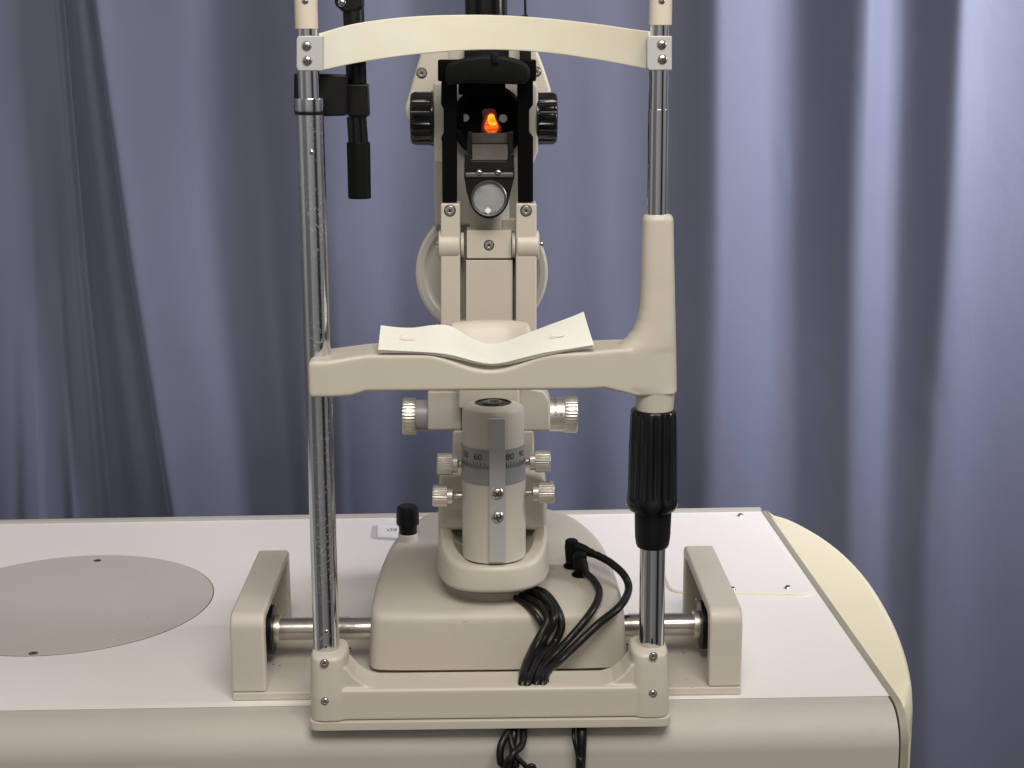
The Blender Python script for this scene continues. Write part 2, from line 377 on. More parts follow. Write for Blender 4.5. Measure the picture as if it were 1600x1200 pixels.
# ================================================================== CURTAIN
def build_curtain():
    YC = 74.0
    rows = [
     (-40, [(-200,.5),(0,.66),(40,.76),(62,.64),(76,.78),(80,.05),(92,.12),(106,.48),(120,.50),(132,.2),(142,.05),(149,.80),(200,.66),(262,.58),(300,.66),(345,.42),(400,.30),(470,.30),(520,.42),(575,.52),(615,.56),(660,.40),(720,.36),(800,.44),(850,.46),(910,.44),(960,.47),(1010,.44),(1062,.38),(1085,.18),(1108,.30),(1124,.62),(1180,.68),(1240,.60),(1280,.32),(1318,.20),(1345,.40),(1362,.78),(1405,.74),(1432,.42),(1455,.2),(1486,.2),(1504,.66),(1560,.62),(1620,.60),(1800,.6)]),
     (400,[(-200,.5),(0,.66),(55,.76),(68,.58),(80,.78),(106,.78),(112,.05),(122,.12),(142,.42),(154,.42),(172,.22),(192,.12),(202,.04),(212,.66),(260,.58),(320,.62),(355,.36),(400,.28),(428,.36),(434,.18),(500,.30),(545,.44),(590,.48),(640,.34),(700,.30),(800,.36),(870,.40),(920,.36),(960,.42),(1010,.38),(1062,.24),(1085,.20),(1108,.30),(1128,.58),(1190,.62),(1235,.50),(1262,.28),(1318,.22),(1336,.46),(1352,.64),(1395,.62),(1425,.28),(1464,.18),(1480,.5),(1500,.62),(1560,.58),(1620,.58),(1800,.6)]),
     (840,[(-200,.5),(0,.5),(30,.66),(36,.2),(46,.58),(100,.68),(108,.2),(118,.56),(150,.6),(158,.22),(176,.46),(205,.38),(240,.24),(260,.14),(268,.04),(278,.48),(330,.42),(370,.44),(405,.22),(450,.22),(468,.24),(474,.08),(500,.34),(540,.34),(552,.20),(600,.28),(650,.16),(720,.24),(800,.3),(860,.5),(930,.34),(1000,.5),(1062,.26),(1090,.24),(1118,.46),(1190,.52),(1230,.40),(1262,.26),(1318,.22),(1336,.42),(1372,.50),(1400,.3),(1430,.26),(1455,.5),(1500,.62),(1560,.60),(1620,.62),(1800,.6)]),
     (1300,[(-200,.5),(0,.42),(60,.5),(150,.4),(300,.4),(450,.3),(600,.4),(850,.5),(930,.34),(1000,.5),(1062,.30),(1110,.30),(1150,.5),(1220,.48),(1262,.28),(1318,.26),(1346,.44),(1385,.46),(1425,.26),(1470,.52),(1510,.56),(1560,.54),(1620,.58),(1800,.6)]),
    ]
    # fold lines drift down the cloth: morph the control points that correspond (rows 0..2 share lengths loosely)
    def tone(row, x):
        c = row[1]
        for (xa, a), (xb, b) in zip(c, c[1:]):
            if x <= xb:
                t = (x - xa) / (xb - xa); t = max(0, t); t = t * t * (3 - 2 * t)
                return a + (b - a) * t
        return c[-1][1]
    # landmark warps so slanted folds interpolate as lines and do not cross-fade
    marks = {-40: [-200, 0, 80, 149, 300, 400, 470, 575, 800, 1085, 1180, 1318, 1375, 1478, 1560, 1800],
             400: [-200, 30, 112, 212, 340, 434, 490, 590, 800, 1085, 1190, 1318, 1370, 1464, 1560, 1800],
             840: [-200, 36, 158, 278, 385, 474, 510, 590, 800, 1085, 1190, 1318, 1366, 1428, 1560, 1800],
             1300: [-200, 60, 200, 340, 430, 520, 560, 640, 800, 1085, 1190, 1318, 1366, 1428, 1560, 1800]}
    def lin(xs, ys, x):
        if x < xs[0]: return x
        for i in range(len(xs) - 1):
            if x <= xs[i + 1]:
                return ys[i] + (ys[i + 1] - ys[i]) * (x - xs[i]) / (xs[i + 1] - xs[i])
        return ys[-1]
    XS = [-750 + i * 3.0 for i in range(1081)]
    ys = [-120 + j * 26 for j in range(62)]
    keys = [-40, 400, 840, 1300]
    grid = []; canon = []
    cx = P(800, 600, YC)
    for y in ys:
        yy = min(max(y, -40), 1299.9)
        k = max(i for i in range(3) if keys[i] <= yy)
        t = (yy - keys[k]) / (keys[k + 1] - keys[k])
        ka, kb = keys[k], keys[k + 1]
        mk = [a + (b - a) * t for a, b in zip(marks[ka], marks[kb])]
        s = []
        for x in XS:
            xa = lin(mk, marks[ka], x); xb = lin(mk, marks[kb], x)
            s.append(tone(rows[k], xa) * (1 - t) + tone(rows[k + 1], xb) * t + (.25 * math.sin((x - 1680) * .045 + .6 * math.sin(x * .013)) if x > 1680 else .22 * math.sin((x + 130) * .05 + .7 * math.sin(x * .011)) if x < -130 else 0))
        grid.append(s)
        canon.append([lin(mk, marks[-40], x) for x in XS])
    # slope -> relief. brighter cloth faces right (+x), towards the lamp
    W = 3.0 / 2400 * 197
    depth = []
    def box_mean(a, h):          # running mean that fades to the edge value
        n = len(a); pad = [a[0]] * h + list(a) + [a[-1]] * h; c = [0]
        for v in pad: c.append(c[-1] + v)
        return [(c[i + 2 * h + 1] - c[i]) / (2 * h + 1) for i in range(n)]
    for s in grid:
        s = box_mean(box_mean(s, 2), 1)
        m = box_mean(box_mean(s, 45), 30)
        acc = 0; d = []
        for v, w_ in zip(s, m):
            acc += (v - w_) * 3.3 * W
            d.append(acc)
        m = box_mean(box_mean(d, 60), 40)
        depth.append([a - b for a, b in zip(d, m)])
    # blend rows a little
    for _ in range(2):
        depth = [[(depth[max(j - 1, 0)][i] + 2 * depth[j][i] + depth[min(j + 1, len(depth) - 1)][i]) / 4 for i in range(len(XS))] for j in range(len(depth))]
    verts = []; faces = []
    crumple = [(300, 560, 26, 26), (205, 600, 22, 20), (215, 650, 30, 14), (190, 770, 24, 20), (1215, 235, 16, 6), (1215, 260, 16, 6), (1225, 277, 20, 6), (1455, 605, 20, 12), (1440, 640, 26, 10)]
    for j, y in enumerate(ys):
        for i, x in enumerate(XS):
            p = P(x, y, YC); dd = depth[j][i]
            q = canon[j][i]; ss = lambda a, b, v: (lambda t: t * t * (3 - 2 * t))(max(0, min(1, (v - a) / (b - a))))
            if 70 < q < 160:
                t = (q - 80) / 69
                dd += 2.0 * ss(-.04, .10, t) * (1 - ss(.90, 1.03, t)) - 1.3 * math.exp(-((t - .52) / .16) ** 2)
            low = ss(250, 700, y)
            for e_, w_, am in ((470, 22, .9), (20, 20, .7), (54, 18, .7)):
                if e_ - 2 < q < e_ + w_ * 2: dd += am * low * ss(e_ - 1, e_ + 1.5, q) * (1 - ss(e_ + 3, e_ + w_ * 2, q))
            for k, (a, b, w, h) in enumerate(crumple):
                u = (x - a) / w; v = (y - b + (x - a) * 0.5) / h
                if abs(u) < 2.5 and abs(v) < 2.5: dd += 0.35 * v * math.exp(-(u * u + v * v))
            dd += 0.12 * math.sin(x * .021 + y * .006) * math.sin(y * .011 + 1)
            verts.append(Vector((p.x, YC + dd, p.z)))
    n = len(XS)
    for j in range(len(ys) - 1):
        for i in range(n - 1):
            a = j * n + i; faces.append([a, a + n, a + n + 1, a + 1])
    o = one('curtain', (verts, faces), 'fabric', sharp=180, wn=False)
    sd = o.modifiers.new('cloth', 'SOLIDIFY'); sd.thickness = 0.001; sd.offset = 1
    tag(o, 'dusty blue-grey cloth curtain hanging in long folds behind the table', 'curtain')
build_curtain()

# ================================================================== TABLE
table = thing('instrument_table', (0, 28, 0), 'long white-topped table with warm grey front edge and cream rounded end cap, carrying the instrument', 'table')
def line_at(a, b, x):
    t = (x - a.x) / (b.x - a.x); return a.lerp(b, t)
fa, fb = G(0, 1110), G(1385, 1087)
ba, bb = G(0, 819), G(1190, 799)
FRC = G(1390, 1087); BRC = G(1190, 799)
XL = -95
FL = line_at(fa, fb, XL); BL = line_at(ba, bb, XL)
FR = line_at(fa, fb, FRC.x); BR = line_at(ba, bb, BRC.x)
top_poly = [FL, FR, BR, BL]
one('table_top', poly_solid([p + Vector((0, 0, -0.35)) for p in top_poly], [Vector((p.x, p.y, 0)) for p in top_poly], 0.03, 2), 'laminate', table)
# dark seam and rounded front edge
fd = (FR - FL).normalized(); fn = Vector((fd.y, -fd.x, 0))      # towards the viewer
def sect(p, prof): return [p + fn * a + Vector((0, 0, b)) for a, b in prof]
prof = [(0.07, -0.03), (1.0, -0.08)] + [(1.0 + 3.0 * math.sin(a), -3.08 + 3.0 * math.cos(a)) for a in [PI / 2 * k / 12 for k in range(1, 13)]] + [(4.05, -26), (0.07, -26)]
one('front_edge', loft([sect(FL, prof), sect(FR + fd * -0.15, prof)]), 'edge_grey', table, sharp=40)
pr2 = [(-0.02, -0.04), (0.09, -0.045), (0.09, -1.0), (-0.02, -1.0)]
one('edge_seam', loft([sect(FL, pr2), sect(FR, pr2)]), 'ink', table)
bd = (BR - BL).normalized(); bn = Vector((-bd.y, bd.x, 0))
bp_ = [(0.03, 0.25), (1.1, 0.2), (1.3, -0.2), (1.3, -26), (0.03, -26)]
one('back_edge', loft([[p + bn * a + Vector((0, 0, b)) for a, b in bp_] for p in (BL, BR)]), 'edge_grey', table)
# grey trim strip, then the curved cream end cap
sd_ = (BR - FR).normalized(); sn = Vector((sd_.y, -sd_.x, 0))
TW = 0.62
tr = []
ft = FR + fn * 1.0
tp = [BR, FR, ft] + [ft + fn * 3.0 * math.sin(a) + Vector((0, 0, -3.08 + 3.0 * math.cos(a) + 0.08)) for a in [PI / 2 * k / 8 for k in range(1, 9)]]
tp.append(tp[-1] + Vector((0, 0, -23)))
ringa = [p + Vector((0, 0, 0.06)) for p in tp]; 
mb = MB()
low = [Vector((p.x, p.y, 0)) - fn * 2.0 + Vector((0, 0, min(p.z, 0) - 0.8)) for p in tp]
strip = [[a, a + sn * TW, l + sn * TW, l] for a, l in zip(ringa, [p + Vector((0, 0, -0.9)) - (fn * 0.9 if i > 2 else Vector()) for i, p in enumerate(ringa)])]
mb.add(loft(strip), 'trim_grey'); mb.build('trim_strip', table, sharp=40)
cap_px = [(1197, 798), (1240, 811), (1300, 845), (1352, 893), (1393, 955), (1417, 1015), (1428, 1075)]
cap_o = smooth_pts([G(*c) for c in cap_px], 6)
cap_o = [Vector((p.x, p.y, 0)) for p in cap_o]
n_ = len(cap_o)
inner = [BR.lerp(FR + fn * 3.9, i / (n_ - 1)) + sn * (TW + 0.02) for i in range(n_)]
last = cap_o[-1]
rings = []
# section at each station runs from the trim outwards and over a rounded lip to the side wall
for i in range(n_):
    a = inner[i]; b = cap_o[i]; w = (b - a); wl = max(w.length, 0.05); wd = w.normalized() if w.length > 0.05 else sn
    R = min(1.6, wl * 0.7)
    fz = 0.0
    y_front = (a - (FR + fn * 1.0)).dot(fn)
    if y_front > 0:
        q = min(y_front, 2.99); fz = -3.0 + math.sqrt(9 - q * q)
    ring = [a + Vector((0, 0, 0.05 + fz)), a.lerp(b - wd * R, 0.5) + Vector((0, 0, 0.12 + fz * 0.8))]
    for k in range(9):
        t = PI / 2 * k / 8
        ring.append(b - wd * R + wd * R * math.sin(t) + Vector((0, 0, 0.1 - R + R * math.cos(t) + fz * 0.6)))
    ring.append(b + Vector((0, 0, -26))); ring.append(a + Vector((0, 0, -26)))
    rings.append(ring)
# the nose turns back to the front face
a = inner[-1]; b = cap_o[-1]
for t in (0.35, 0.7, 1.0):
    c = b.lerp(a, t * 0.0) + fn * (1.5 * t) - sn * (1.5 * t * t)
    aa = a + fn * 0.15 * t
    r = []
    w = c - aa; wl = w.length; wd = w.normalized(); R = min(1.6, wl * .7)
    fz = -3.0 - 1.2 * t
    r = [aa + Vector((0, 0, 0.05 + fz)), aa.lerp(c - wd * R, .5) + Vector((0, 0, .12 + fz * .9))]
    for k in range(9):
        q = PI / 2 * k / 8
        r.append(c - wd * R + wd * R * math.sin(q) + Vector((0, 0, .1 - R + R * math.cos(q) + fz * 0.75)))
    r.append(c + Vector((0, 0, -26))); r.append(aa + Vector((0, 0, -26)))
    rings.append(r)
one('end_cap', loft(rings), 'cream', table, sharp=50)
# round cover let into the top
A, B, C = G(333, 925), G(178, 868), G(50, 1025)
def circ(a, b, c):
    d = 2 * (a.x * (b.y - c.y) + b.x * (c.y - a.y) + c.x * (a.y - b.y))
    s = lambda p: p.x ** 2 + p.y ** 2
    ux = (s(a) * (b.y - c.y) + s(b) * (c.y - a.y) + s(c) * (a.y - b.y)) / d
    uy = (s(a) * (c.x - b.x) + s(b) * (a.x - c.x) + s(c) * (b.x - a.x)) / d
    return Vector((ux, uy, 0)), (Vector((ux, uy, 0)) - Vector((a.x, a.y, 0))).length
cc, cr = circ(A, B, C)
print('round cover', cc, cr)
one('cover_gap', lathe([(cr - .2, 0.0), (cr - .2, 0.006), (cr + 0.09, 0.006), (cr + 0.09, -0.1), (0, -.1)], cc, (0, 0, 1), 96), 'ink', table)
rc = one('round_cover', lathe([(0, -.05), (cr - 0.02, -.05), (cr, 0.03), (cr - 0.03, 0.06), (0, 0.06)], cc, (0, 0, 1), 96), 'cover_grey', table)
for q in ((152, 876), (52, 1021)):
    screw(rc, G(*q, 0.06) + Vector((0, 0, 0.0)), 0.42, (0, 0, 1), dome=.2)
# access panel
def rounded(poly, r, n=6):
    out = []; m = len(poly)
    for i in range(m):
        p = poly[i]; a = (poly[i - 1] - p).normalized(); b = (poly[(i + 1) % m] - p).normalized()
        for k in range(n + 1):
            t = k / n; out.append((p + a * r) * (1 - t) ** 2 + p * 2 * t * (1 - t) + (p + b * r) * t ** 2)
    return out
pfr = G(1275, 932); pfl = G(1048, 928); pbr = G(1183, 806); pbl = G(1000, 806)
pp = rounded([Vector((p.x, p.y, 0)) for p in (pfl, pfr, pbr, pbl)], 1.8)
ap = MB().add(poly_solid([p + Vector((0, 0, -.05)) for p in pp], [p + Vector((0, 0, .14)) for p in pp]), 'cream').build('access_panel', table)
cen = sum(pp, Vector()) / len(pp)
pi_ = [cen + (p - cen) * 0.985 for p in pp]
MB().add(poly_solid([p + Vector((0, 0, .12)) for p in pi_], [p + Vector((0, 0, .19)) for p in pi_], 0.03, 2), 'laminate').build('panel_face', ap)
for q in ((1157, 806), (1231, 919), (1144, 921)):
    screw(ap, G(*q, 0.19), 0.36, (0, 0, 1), dome=.75)

# ================================================================== RAIL TRAY WITH SIDE BRACKETS
rail = thing('slide_rail', (0, 10, 0), 'low beige rail tray with open side brackets and a polished cross rod', 'rail')
LX0 = P(363, 1085, 3).x; LX1 = P(416, 1085, 3).x; RX0 = P(1107, 1080, 3).x; RX1 = P(1158, 1080, 3).x
mb = MB()
mb.add(box(LX0, RX1, 3.0, 21, 0.0, 0.45, 0.15), 'rail_beige')
mb.add(box(LX0, P(520, 1085, 3).x, 3.0, 21, 0.2, 0.75, 0.15), 'rail_beige')
mb.add(box(P(1010, 1085, 3).x, RX1, 3.0, 21, 0.2, 0.75, 0.15), 'rail_beige')
mb.add(box(LX1 + .1, RX0 - .1, 15.8, 17.0, 0.76, 2.0, 0.12), 'rail_beige')
tray = mb.build('tray', rail)
for q in ((427, 1038), (437, 1040), (1068, 1020), (980, 1006), (547, 1012)):
    p = G(*q, .76); one('painted_hole', cyl(p - Vector((0, 0, .1)), p + Vector((0, 0, .012)), .09, e=.01, seg=16), 'recess_shade', tray)  # proud dark disc gives a drilled opening its painted shade
def bracket(x0, x1, side):
    # outline of the strap in the Y-Z plane, outer and inner loops
    outer = [(3.0, 0.76), (3.0, 6.4), (3.5, 7.35), (4.2, 7.7), (20.4, 7.7), (21.0, 7.3), (21.0, 0.76)]
    inner = [(4.3, 0.76), (4.3, 6.1), (4.6, 6.6), (5.0, 6.8), (19.4, 6.8), (19.8, 6.4), (19.8, 0.76)]
    n = len(outer)
    mb = MB()
    bm = bmesh.new()
    V = lambda pts, x: [bm.verts.new((x, a, b)) for a, b in pts]
    o0, o1, i0, i1 = V(outer, x0), V(outer, x1), V(inner, x0), V(inner, x1)
    for k in range(n - 1):
        bm.faces.new((o0[k], o0[k + 1], o1[k + 1], o1[k])); bm.faces.new((i0[k], i1[k], i1[k + 1], i0[k + 1]))
        bm.faces.new((o0[k], i0[k], i0[k + 1], o0[k + 1])); bm.faces.new((o1[k], o1[k + 1], i1[k + 1], i1[k]))
    bm.faces.new((o0[0], o1[0], i1[0], i0[0])); bm.faces.new((o0[-1], i0[-1], i1[-1], o1[-1]))
    mb.add(_out(bm, 0.24, 4, 50), 'rail_beige')
    xo = x0 if side < 0 else x1
    web = [Vector((xo - side * 0.12, a, b)) for a, b in [(3.2, .76), (3.2, 6.3), (4.3, 7.5), (20.2, 7.5), (20.8, 7.0), (20.8, .76)]]
    mb.add(poly_solid(web, [p - Vector((side * .55, 0, 0)) for p in web]), 'rail_beige')
    br = mb.build('side_bracket', rail, sharp=40)
    xi = xo - side * 0.65
    xm = (x1 if side < 0 else x0) + side * 0.10
    one('mounting_disc', cyl((xi, 10, 3.75), (xm, 10, 3.75), 2.2, e=.12), 'black', br)
    cb = MB(); cb.add(cyl((xm, 10, 3.75), (xm - side * 0.55, 10, 3.75), 1.25, e=.06), 'knurl')
    cb.build('collar', br)
    screw(br, Vector((xm - side * .15, 11.2, 5.6)), 0.22, (-side, 0, 0))
    p = (xo, 3.9, 2.6); screw(br, p, 0.2, (side, 0, 0))
    return xm
xa = bracket(LX0, LX1, -1); xb = bracket(RX0, RX1, 1)
one('cross_rod', cyl((xa + .3, 10, 3.75), (xb - .3, 10, 3.75), 0.95), 'steel', rail)

# ================================================================== HEADREST FRAME
hf = thing('headrest_frame', (0, 0, 0), 'beige and chrome chin-rest frame with two upright tubes and cream forehead band', 'headrest')
lb = P(509.8, 990, 0); lt = P(482.6, 130, 0); rb = P(1018, 1000, 0); rt = P(1029, 130, 0)
LXc = (lb.x + lt.x) / 2; RXc = (rb.x + rt.x) / 2
print('rod x', lb.x, lt.x, rb.x, rt.x)
def lx(z): return lb.x + (lt.x - lb.x) * (z - lb.z) / (lt.z - lb.z)
def rx(z): return rb.x + (rt.x - rb.x) * (z - rb.z) / (rt.z - rb.z)
def zy(py, Y=0, px=760): return P(px, py, Y).z
# base bar with two bosses
mb = MB()
bl = P(480, 1060, -2.6).x; br_ = P(1050, 1060, -2.6).x
zb_ = -0.22; zt = zy(1075, -2.6); 
def boss(xc, x0, x1):
    rings = []
    for z, k in ((zb_ + .75, 1.0), (2.6, 1.0), (5.2, .93), (5.75, .9), (5.95, .83), (6.0, .72)):
        hx = (x1 - x0) / 2 * k; hy = 2.6 * k; c = (x0 + x1) / 2
        ring = []
        for i in range(48):
            a = 2 * PI * i / 48; e = 2.0 / 3.2
            ca, sa = math.cos(a), math.sin(a)
            ring.append(Vector((c + math.copysign(abs(ca) ** e, ca) * hx, math.copysign(abs(sa) ** e, sa) * hy, z)))
        rings.append(ring)
    return loft(rings)
lzt = zy(1000, 0)
print('boss top z', lzt, 'bar top', zt)
mb.add(boss(lx(5), bl, P(543, 1060, -2.6).x), 'beige'); mb.add(boss(rx(5), P(985, 1060, -2.6).x, br_), 'beige')
ztop = 3.2
mb.add(box(bl + 2.0, br_ - 2.0, -2.35, 1.35, zb_ + .75, ztop, 0.22), 'beige')
# gussets where the bar rises into the bosses
for s, xx in ((1, P(543, 1060, -2.6).x), (-1, P(985, 1060, -2.6).x)):
    g = [(xx - s * .6, 3.1), (xx + s * 2.2, 3.2), (xx + s * 1.3, 3.45), (xx + s * .5, 4.1), (xx - s * .1, 4.9), (xx - s * .6, 5.1)]
    mb.add(poly_solid([Vector((a, -1.95, b)) for a, b in g], [Vector((a, 1.3, b)) for a, b in g], .12), 'beige')
bar = mb.build('base_bar', hf, sharp=38); fuse(bar, .08, 5)
pl = rounded([Vector(p) for p in ((bl - .02, -2.62, 0), (br_ + .02, -2.62, 0), (br_ + .02, 2.6, 0), (bl - .02, 2.6, 0))], 0.9)
one('bottom_plate', poly_solid([p + Vector((0, 0, zb_ - .02)) for p in pl], [p + Vector((0, 0, zb_ + .70)) for p in pl], 0.06, 2), 'beige', bar)
one('cable_opening_shade', box(P(811, 1068, -.9).x, P(858, 1068, -.9).x, -1.25, 1.0, 3.0, ztop + .01), 'recess_shade', bar)  # dark block painted as the shade where the cables enter
for q in ((507, 1036), (508, 1096), (1021, 1025), (1020, 1084)):
    screw(bar, P(q[0], q[1], -2.58), 0.27, (0, -1, 0), hexa=True)
# uprights
zr = zy(160, 0)
m1 = MB(); m1.add(cyl((lx(5.9), 0, 5.9), (lx(zr), 0, zr), 1.07, e=.04, seg=64), 'chrome_pit')
lp = m1.build('upright_tube', hf)
m1 = MB(); m1.add(cyl((lx(zr), 0, zr + .02), (lx(57), 0, 58), 0.83, e=.03, seg=64), 'chrome')
lp2 = m1.build('upper_tube', hf)
screw(lp, P(487, 238, -1.05), .2, dome=.8); screw(lp, P(510, 987, -1.04), .2, dome=.6)
zs = zy(172, 0)
m1 = MB(); m1.add(cyl((rx(5.9), 0, 5.9), (rx(30), 0, 30), 1.05, e=.04, seg=64), 'chrome')
rp = m1.build('upright_tube', hf)
m1 = MB(); m1.add(cyl((rx(30), 0, 30), (rx(zs), 0, zs), 0.80, e=.05, seg=64), 'chrome')
m1.add(cyl((rx(zs), 0, zs + .0), (rx(58), 0, 58), 0.755, e=.03, seg=64), 'chrome')
rp2 = m1.build('upper_tube', hf)
# ring collar on the left tube
zc0, zc1 = zy(172, 0), zy(152, 0)
mb = MB(); mb.add(lathe([(.8, zc0), (1.11, zc0), (1.14, zc0 + .06), (1.14, zc1 - .06), (1.11, zc1), (.8, zc1)], (lx(zc0), 0, 0), (0, 0, 1), 56), 'chrome')
mb.add(lathe([(.8, zc0 - .28), (1.08, zc0 - .28), (1.16, zc0 - .2), (1.16, zc0 - .02), (.8, zc0 - .02)], (lx(zc0), 0, 0), (0, 0, 1), 56), 'black')
mb.build('stop_ring', hf)
# cream end sleeves with screws
for xf, x0, x1, yb in ((lx, 460, 497, 44), (rx, 1013, 1051, 41)):
    z0 = zy(yb, 0); c = P((x0 + x1) / 2, 20, 0).x
    s = one('end_sleeve', cyl((c, 0, z0), (c, 0, 60), 0.88, e=.06), 'sleeve', hf)
    screw(s, P((x0 + x1) / 2 - (2 if x0 < 500 else -2), 2, -.86), .24)
# clamp blocks
for x0, x1, y0, y1, sx in ((463, 504, 56, 111, (479, 480)), (1011, 1050, 56, 110, (1034, 1035))):
    mb = MB(); mb.add(front([(x0 + 3, y0), (x1, y0), (x1, y1), (x0 + 3, y1), (x0, y1 - 5), (x0, y0 + 5)], -1.05, 2.2, .1), 'alu_clamp')
    cb = mb.build('band_clamp', hf)
    screw(cb, P(sx[0], 72 if x0 < 900 else 70, -1.06), .37, rot=.9); screw(cb, P(sx[1], 95 if x0 < 900 else 93, -1.06), .37, rot=.3)
# forehead band: an arc bowed away from the patient and up
t_px = [(500, 52), (560, 36), (640, 26), (720, 23), (790, 24), (860, 29), (930, 37), (985, 45), (1014, 49)]
b_px = [(500, 111), (560, 98), (640, 86), (720, 79), (790, 78), (860, 83), (930, 93), (985, 103), (1014, 109)]
def bowY(px):
    t = (px - 757) / 257; return -0.55 + 6.2 * max(0, 1 - t * t) ** 0.9
A = smooth_pts([P(x, y, bowY(x) + .3) for x, y in t_px], 6); B = smooth_pts([P(x, y, bowY(x)) for x, y in b_px], 6)
bandvf = sheet(B, A, 0.22, 8)
bo = one('forehead_band', bandvf, 'band', hf, sharp=60)
bv = bo.modifiers.new('edge', 'BEVEL'); bv.width = 0.0007; bv.segments = 3; bv.limit_method = 'ANGLE'; bv.angle_limit = rad(50)
bo.modifiers.move(1, 0)

# ---- chin rest: grid-built moulding with a scooped middle
def chin_rest():
    x0 = P(482, 590, -2.8).x; x1 = P(1030, 590, -2.4).x
    xc = P(766, 560, -2.8).x; ztp = P(766, 553, -2.6).z
    zbot = P(766, 611, -2.6).z
    nx, ny = 130, 26; xq = P(900, 600, -2.6).x
    def yf(x):      # front edge
        l = max(0, 1 - (x - x0) / 4.2)
        q = max(0, min(1, (x - xq) / 5.0)); q = q * q * (3 - 2 * q)
        return -2.55 - 0.55 * min(1, l * 1.6) ** 1.2 if l > 0 else -2.55 + 0.95 * q
    def yb(x): 
        return 2.6 + 1.5 * math.exp(-((x - xc) / 3.4) ** 4)
    def rise(x):
        return 0.14 * max(0, min(1, (x - P(870, 560, -2.6).x) / 5))
    def topz(x, v):
        u = (x - xc) / 5.2
        scoop = (0.5 + 0.5 * math.cos(PI * max(-1, min(1, u)))) ** 0.9
        z = ztp - 1.30 * scoop * (1 - 0.15 * v) + rise(x)
        # rear chin lip
        lip = max(0, min(1, (v - .58) / .30)); lip = lip * lip * (3 - 2 * lip)
        w = max(0, min(1, (3.95 - abs(x - xc)) / .9)); w = w * w * (3 - 2 * w)
        z += (1.42 + (1.30 * scoop)) * lip * w
        if x < P(575, 560, -2.6).x: z -= 0.42 * min(1, (P(575, 560, -2.6).x - x) / 3.4)
        return z
    rnd = 0.28
    bm = bmesh.new()
    vs = [0, .012, .03, .06] + [.06 + .88 * k / (ny - 8) for k in range(1, ny - 8)] + [.94, .97, .988, 1]
    xs_ = [x0 + (x1 - x0) * t for t in [0, .002, .006, .012] + [.012 + .988 * k / nx for k in range(1, nx + 1)]]
    T = []; Bt = []
    for x in xs_:
        rt_, rb_ = [], []
        e0 = x - x0
        dx = rnd - math.sqrt(max(0, rnd ** 2 - max(0, rnd - e0) ** 2)) if e0 < rnd else 0
        pull = dx if e0 < rnd else 0
        f, b = yf(x) + pull, yb(x) - pull
        for v in vs:
            y = f + (b - f) * v
            e = min(y - f, b - y)
            dz = rnd - math.sqrt(max(0, rnd ** 2 - (rnd - e) ** 2)) if e < rnd else 0
            rt_.append(bm.verts.new((x, y, topz(x, v) - dz - dx)))
            zb = zbot - 0.32 * max(0, min(1, (P(572, 600, -2.6).x - x) / 1.2))
            rr = P(945, 600, -2.6).x
            if x > rr: zb -= 0.8 * min(1, (x - rr) / 2.6)
            rb_.append(bm.verts.new((x, y, zb + dx + dz * .7)))
        T.append(rt_); Bt.append(rb_)
    m = len(vs)
    for i in range(len(xs_) - 1):
        for j in range(m - 1):
            bm.faces.new((T[i][j], T[i + 1][j], T[i + 1][j + 1], T[i][j + 1])); bm.faces.new((Bt[i][j], Bt[i][j + 1], Bt[i + 1][j + 1], Bt[i + 1][j]))
        bm.faces.new((T[i][0], Bt[i][0], Bt[i + 1][0], T[i + 1][0])); bm.faces.new((T[i][-1], T[i + 1][-1], Bt[i + 1][-1], Bt[i][-1]))
    for j in range(m - 1):
        bm.faces.new((T[0][j], T[0][j + 1], Bt[0][j + 1], Bt[0][j])); bm.faces.new((T[-1][j], Bt[-1][j], Bt[-1][j + 1], T[-1][j + 1]))
    mb = MB(); mb.add(_out(bm), 'beige')
    # right-hand post
    st = [(334.5, 1009, 1047, 1.05), (337, 1006, 1050, 1.2), (342, 1003.5, 1052, 1.3), (400, 1002, 1053, 1.36), (450, 1001, 1054, 1.42), (480, 999, 1054.5, 1.5),
          (500, 995, 1055, 1.55), (515, 989, 1055.3, 1.6), (528, 979, 1055.6, 1.65), (538, 966, 1056, 1.7), (546, 950, 1056.2, 1.7), (556, 946, 1056.4, 1.7), (598, 946, 1057, 1.7), (606, 968, 1057, 1.65), (612, 988, 1057, 1.6)]
    rings = []
    for py, a, b, k in st:
        pa, pb = P(a, py, 0), P(b, py, 0); c = (pa + pb) / 2; hx = (pb.x - pa.x) / 2
        rings.append([Vector((c.x + hx * math.copysign(abs(math.cos(t)) ** .75, math.cos(t)), math.copysign(abs(math.sin(t)) ** .75, math.sin(t)) * k, c.z)) for t in [2 * PI * i / 48 for i in range(48)]])
    mb.add(loft(rings), 'beige')
    cr_ = mb.build('chin_rest', hf, sharp=45); fuse(cr_, .085, 8)
    # collar under the post
    c = P(1024, 628, 0)
    pr = [(1.45, zy(642)), (1.5, zy(641)), (1.58, zy(620)), (1.62, zy(613)), (0, zy(612.8))]
    one('collar', lathe(pr, (P(1023, 628, 0).x, 0, 0), (0, 0, 1), 56), 'beige', cr_)
chin_rest()
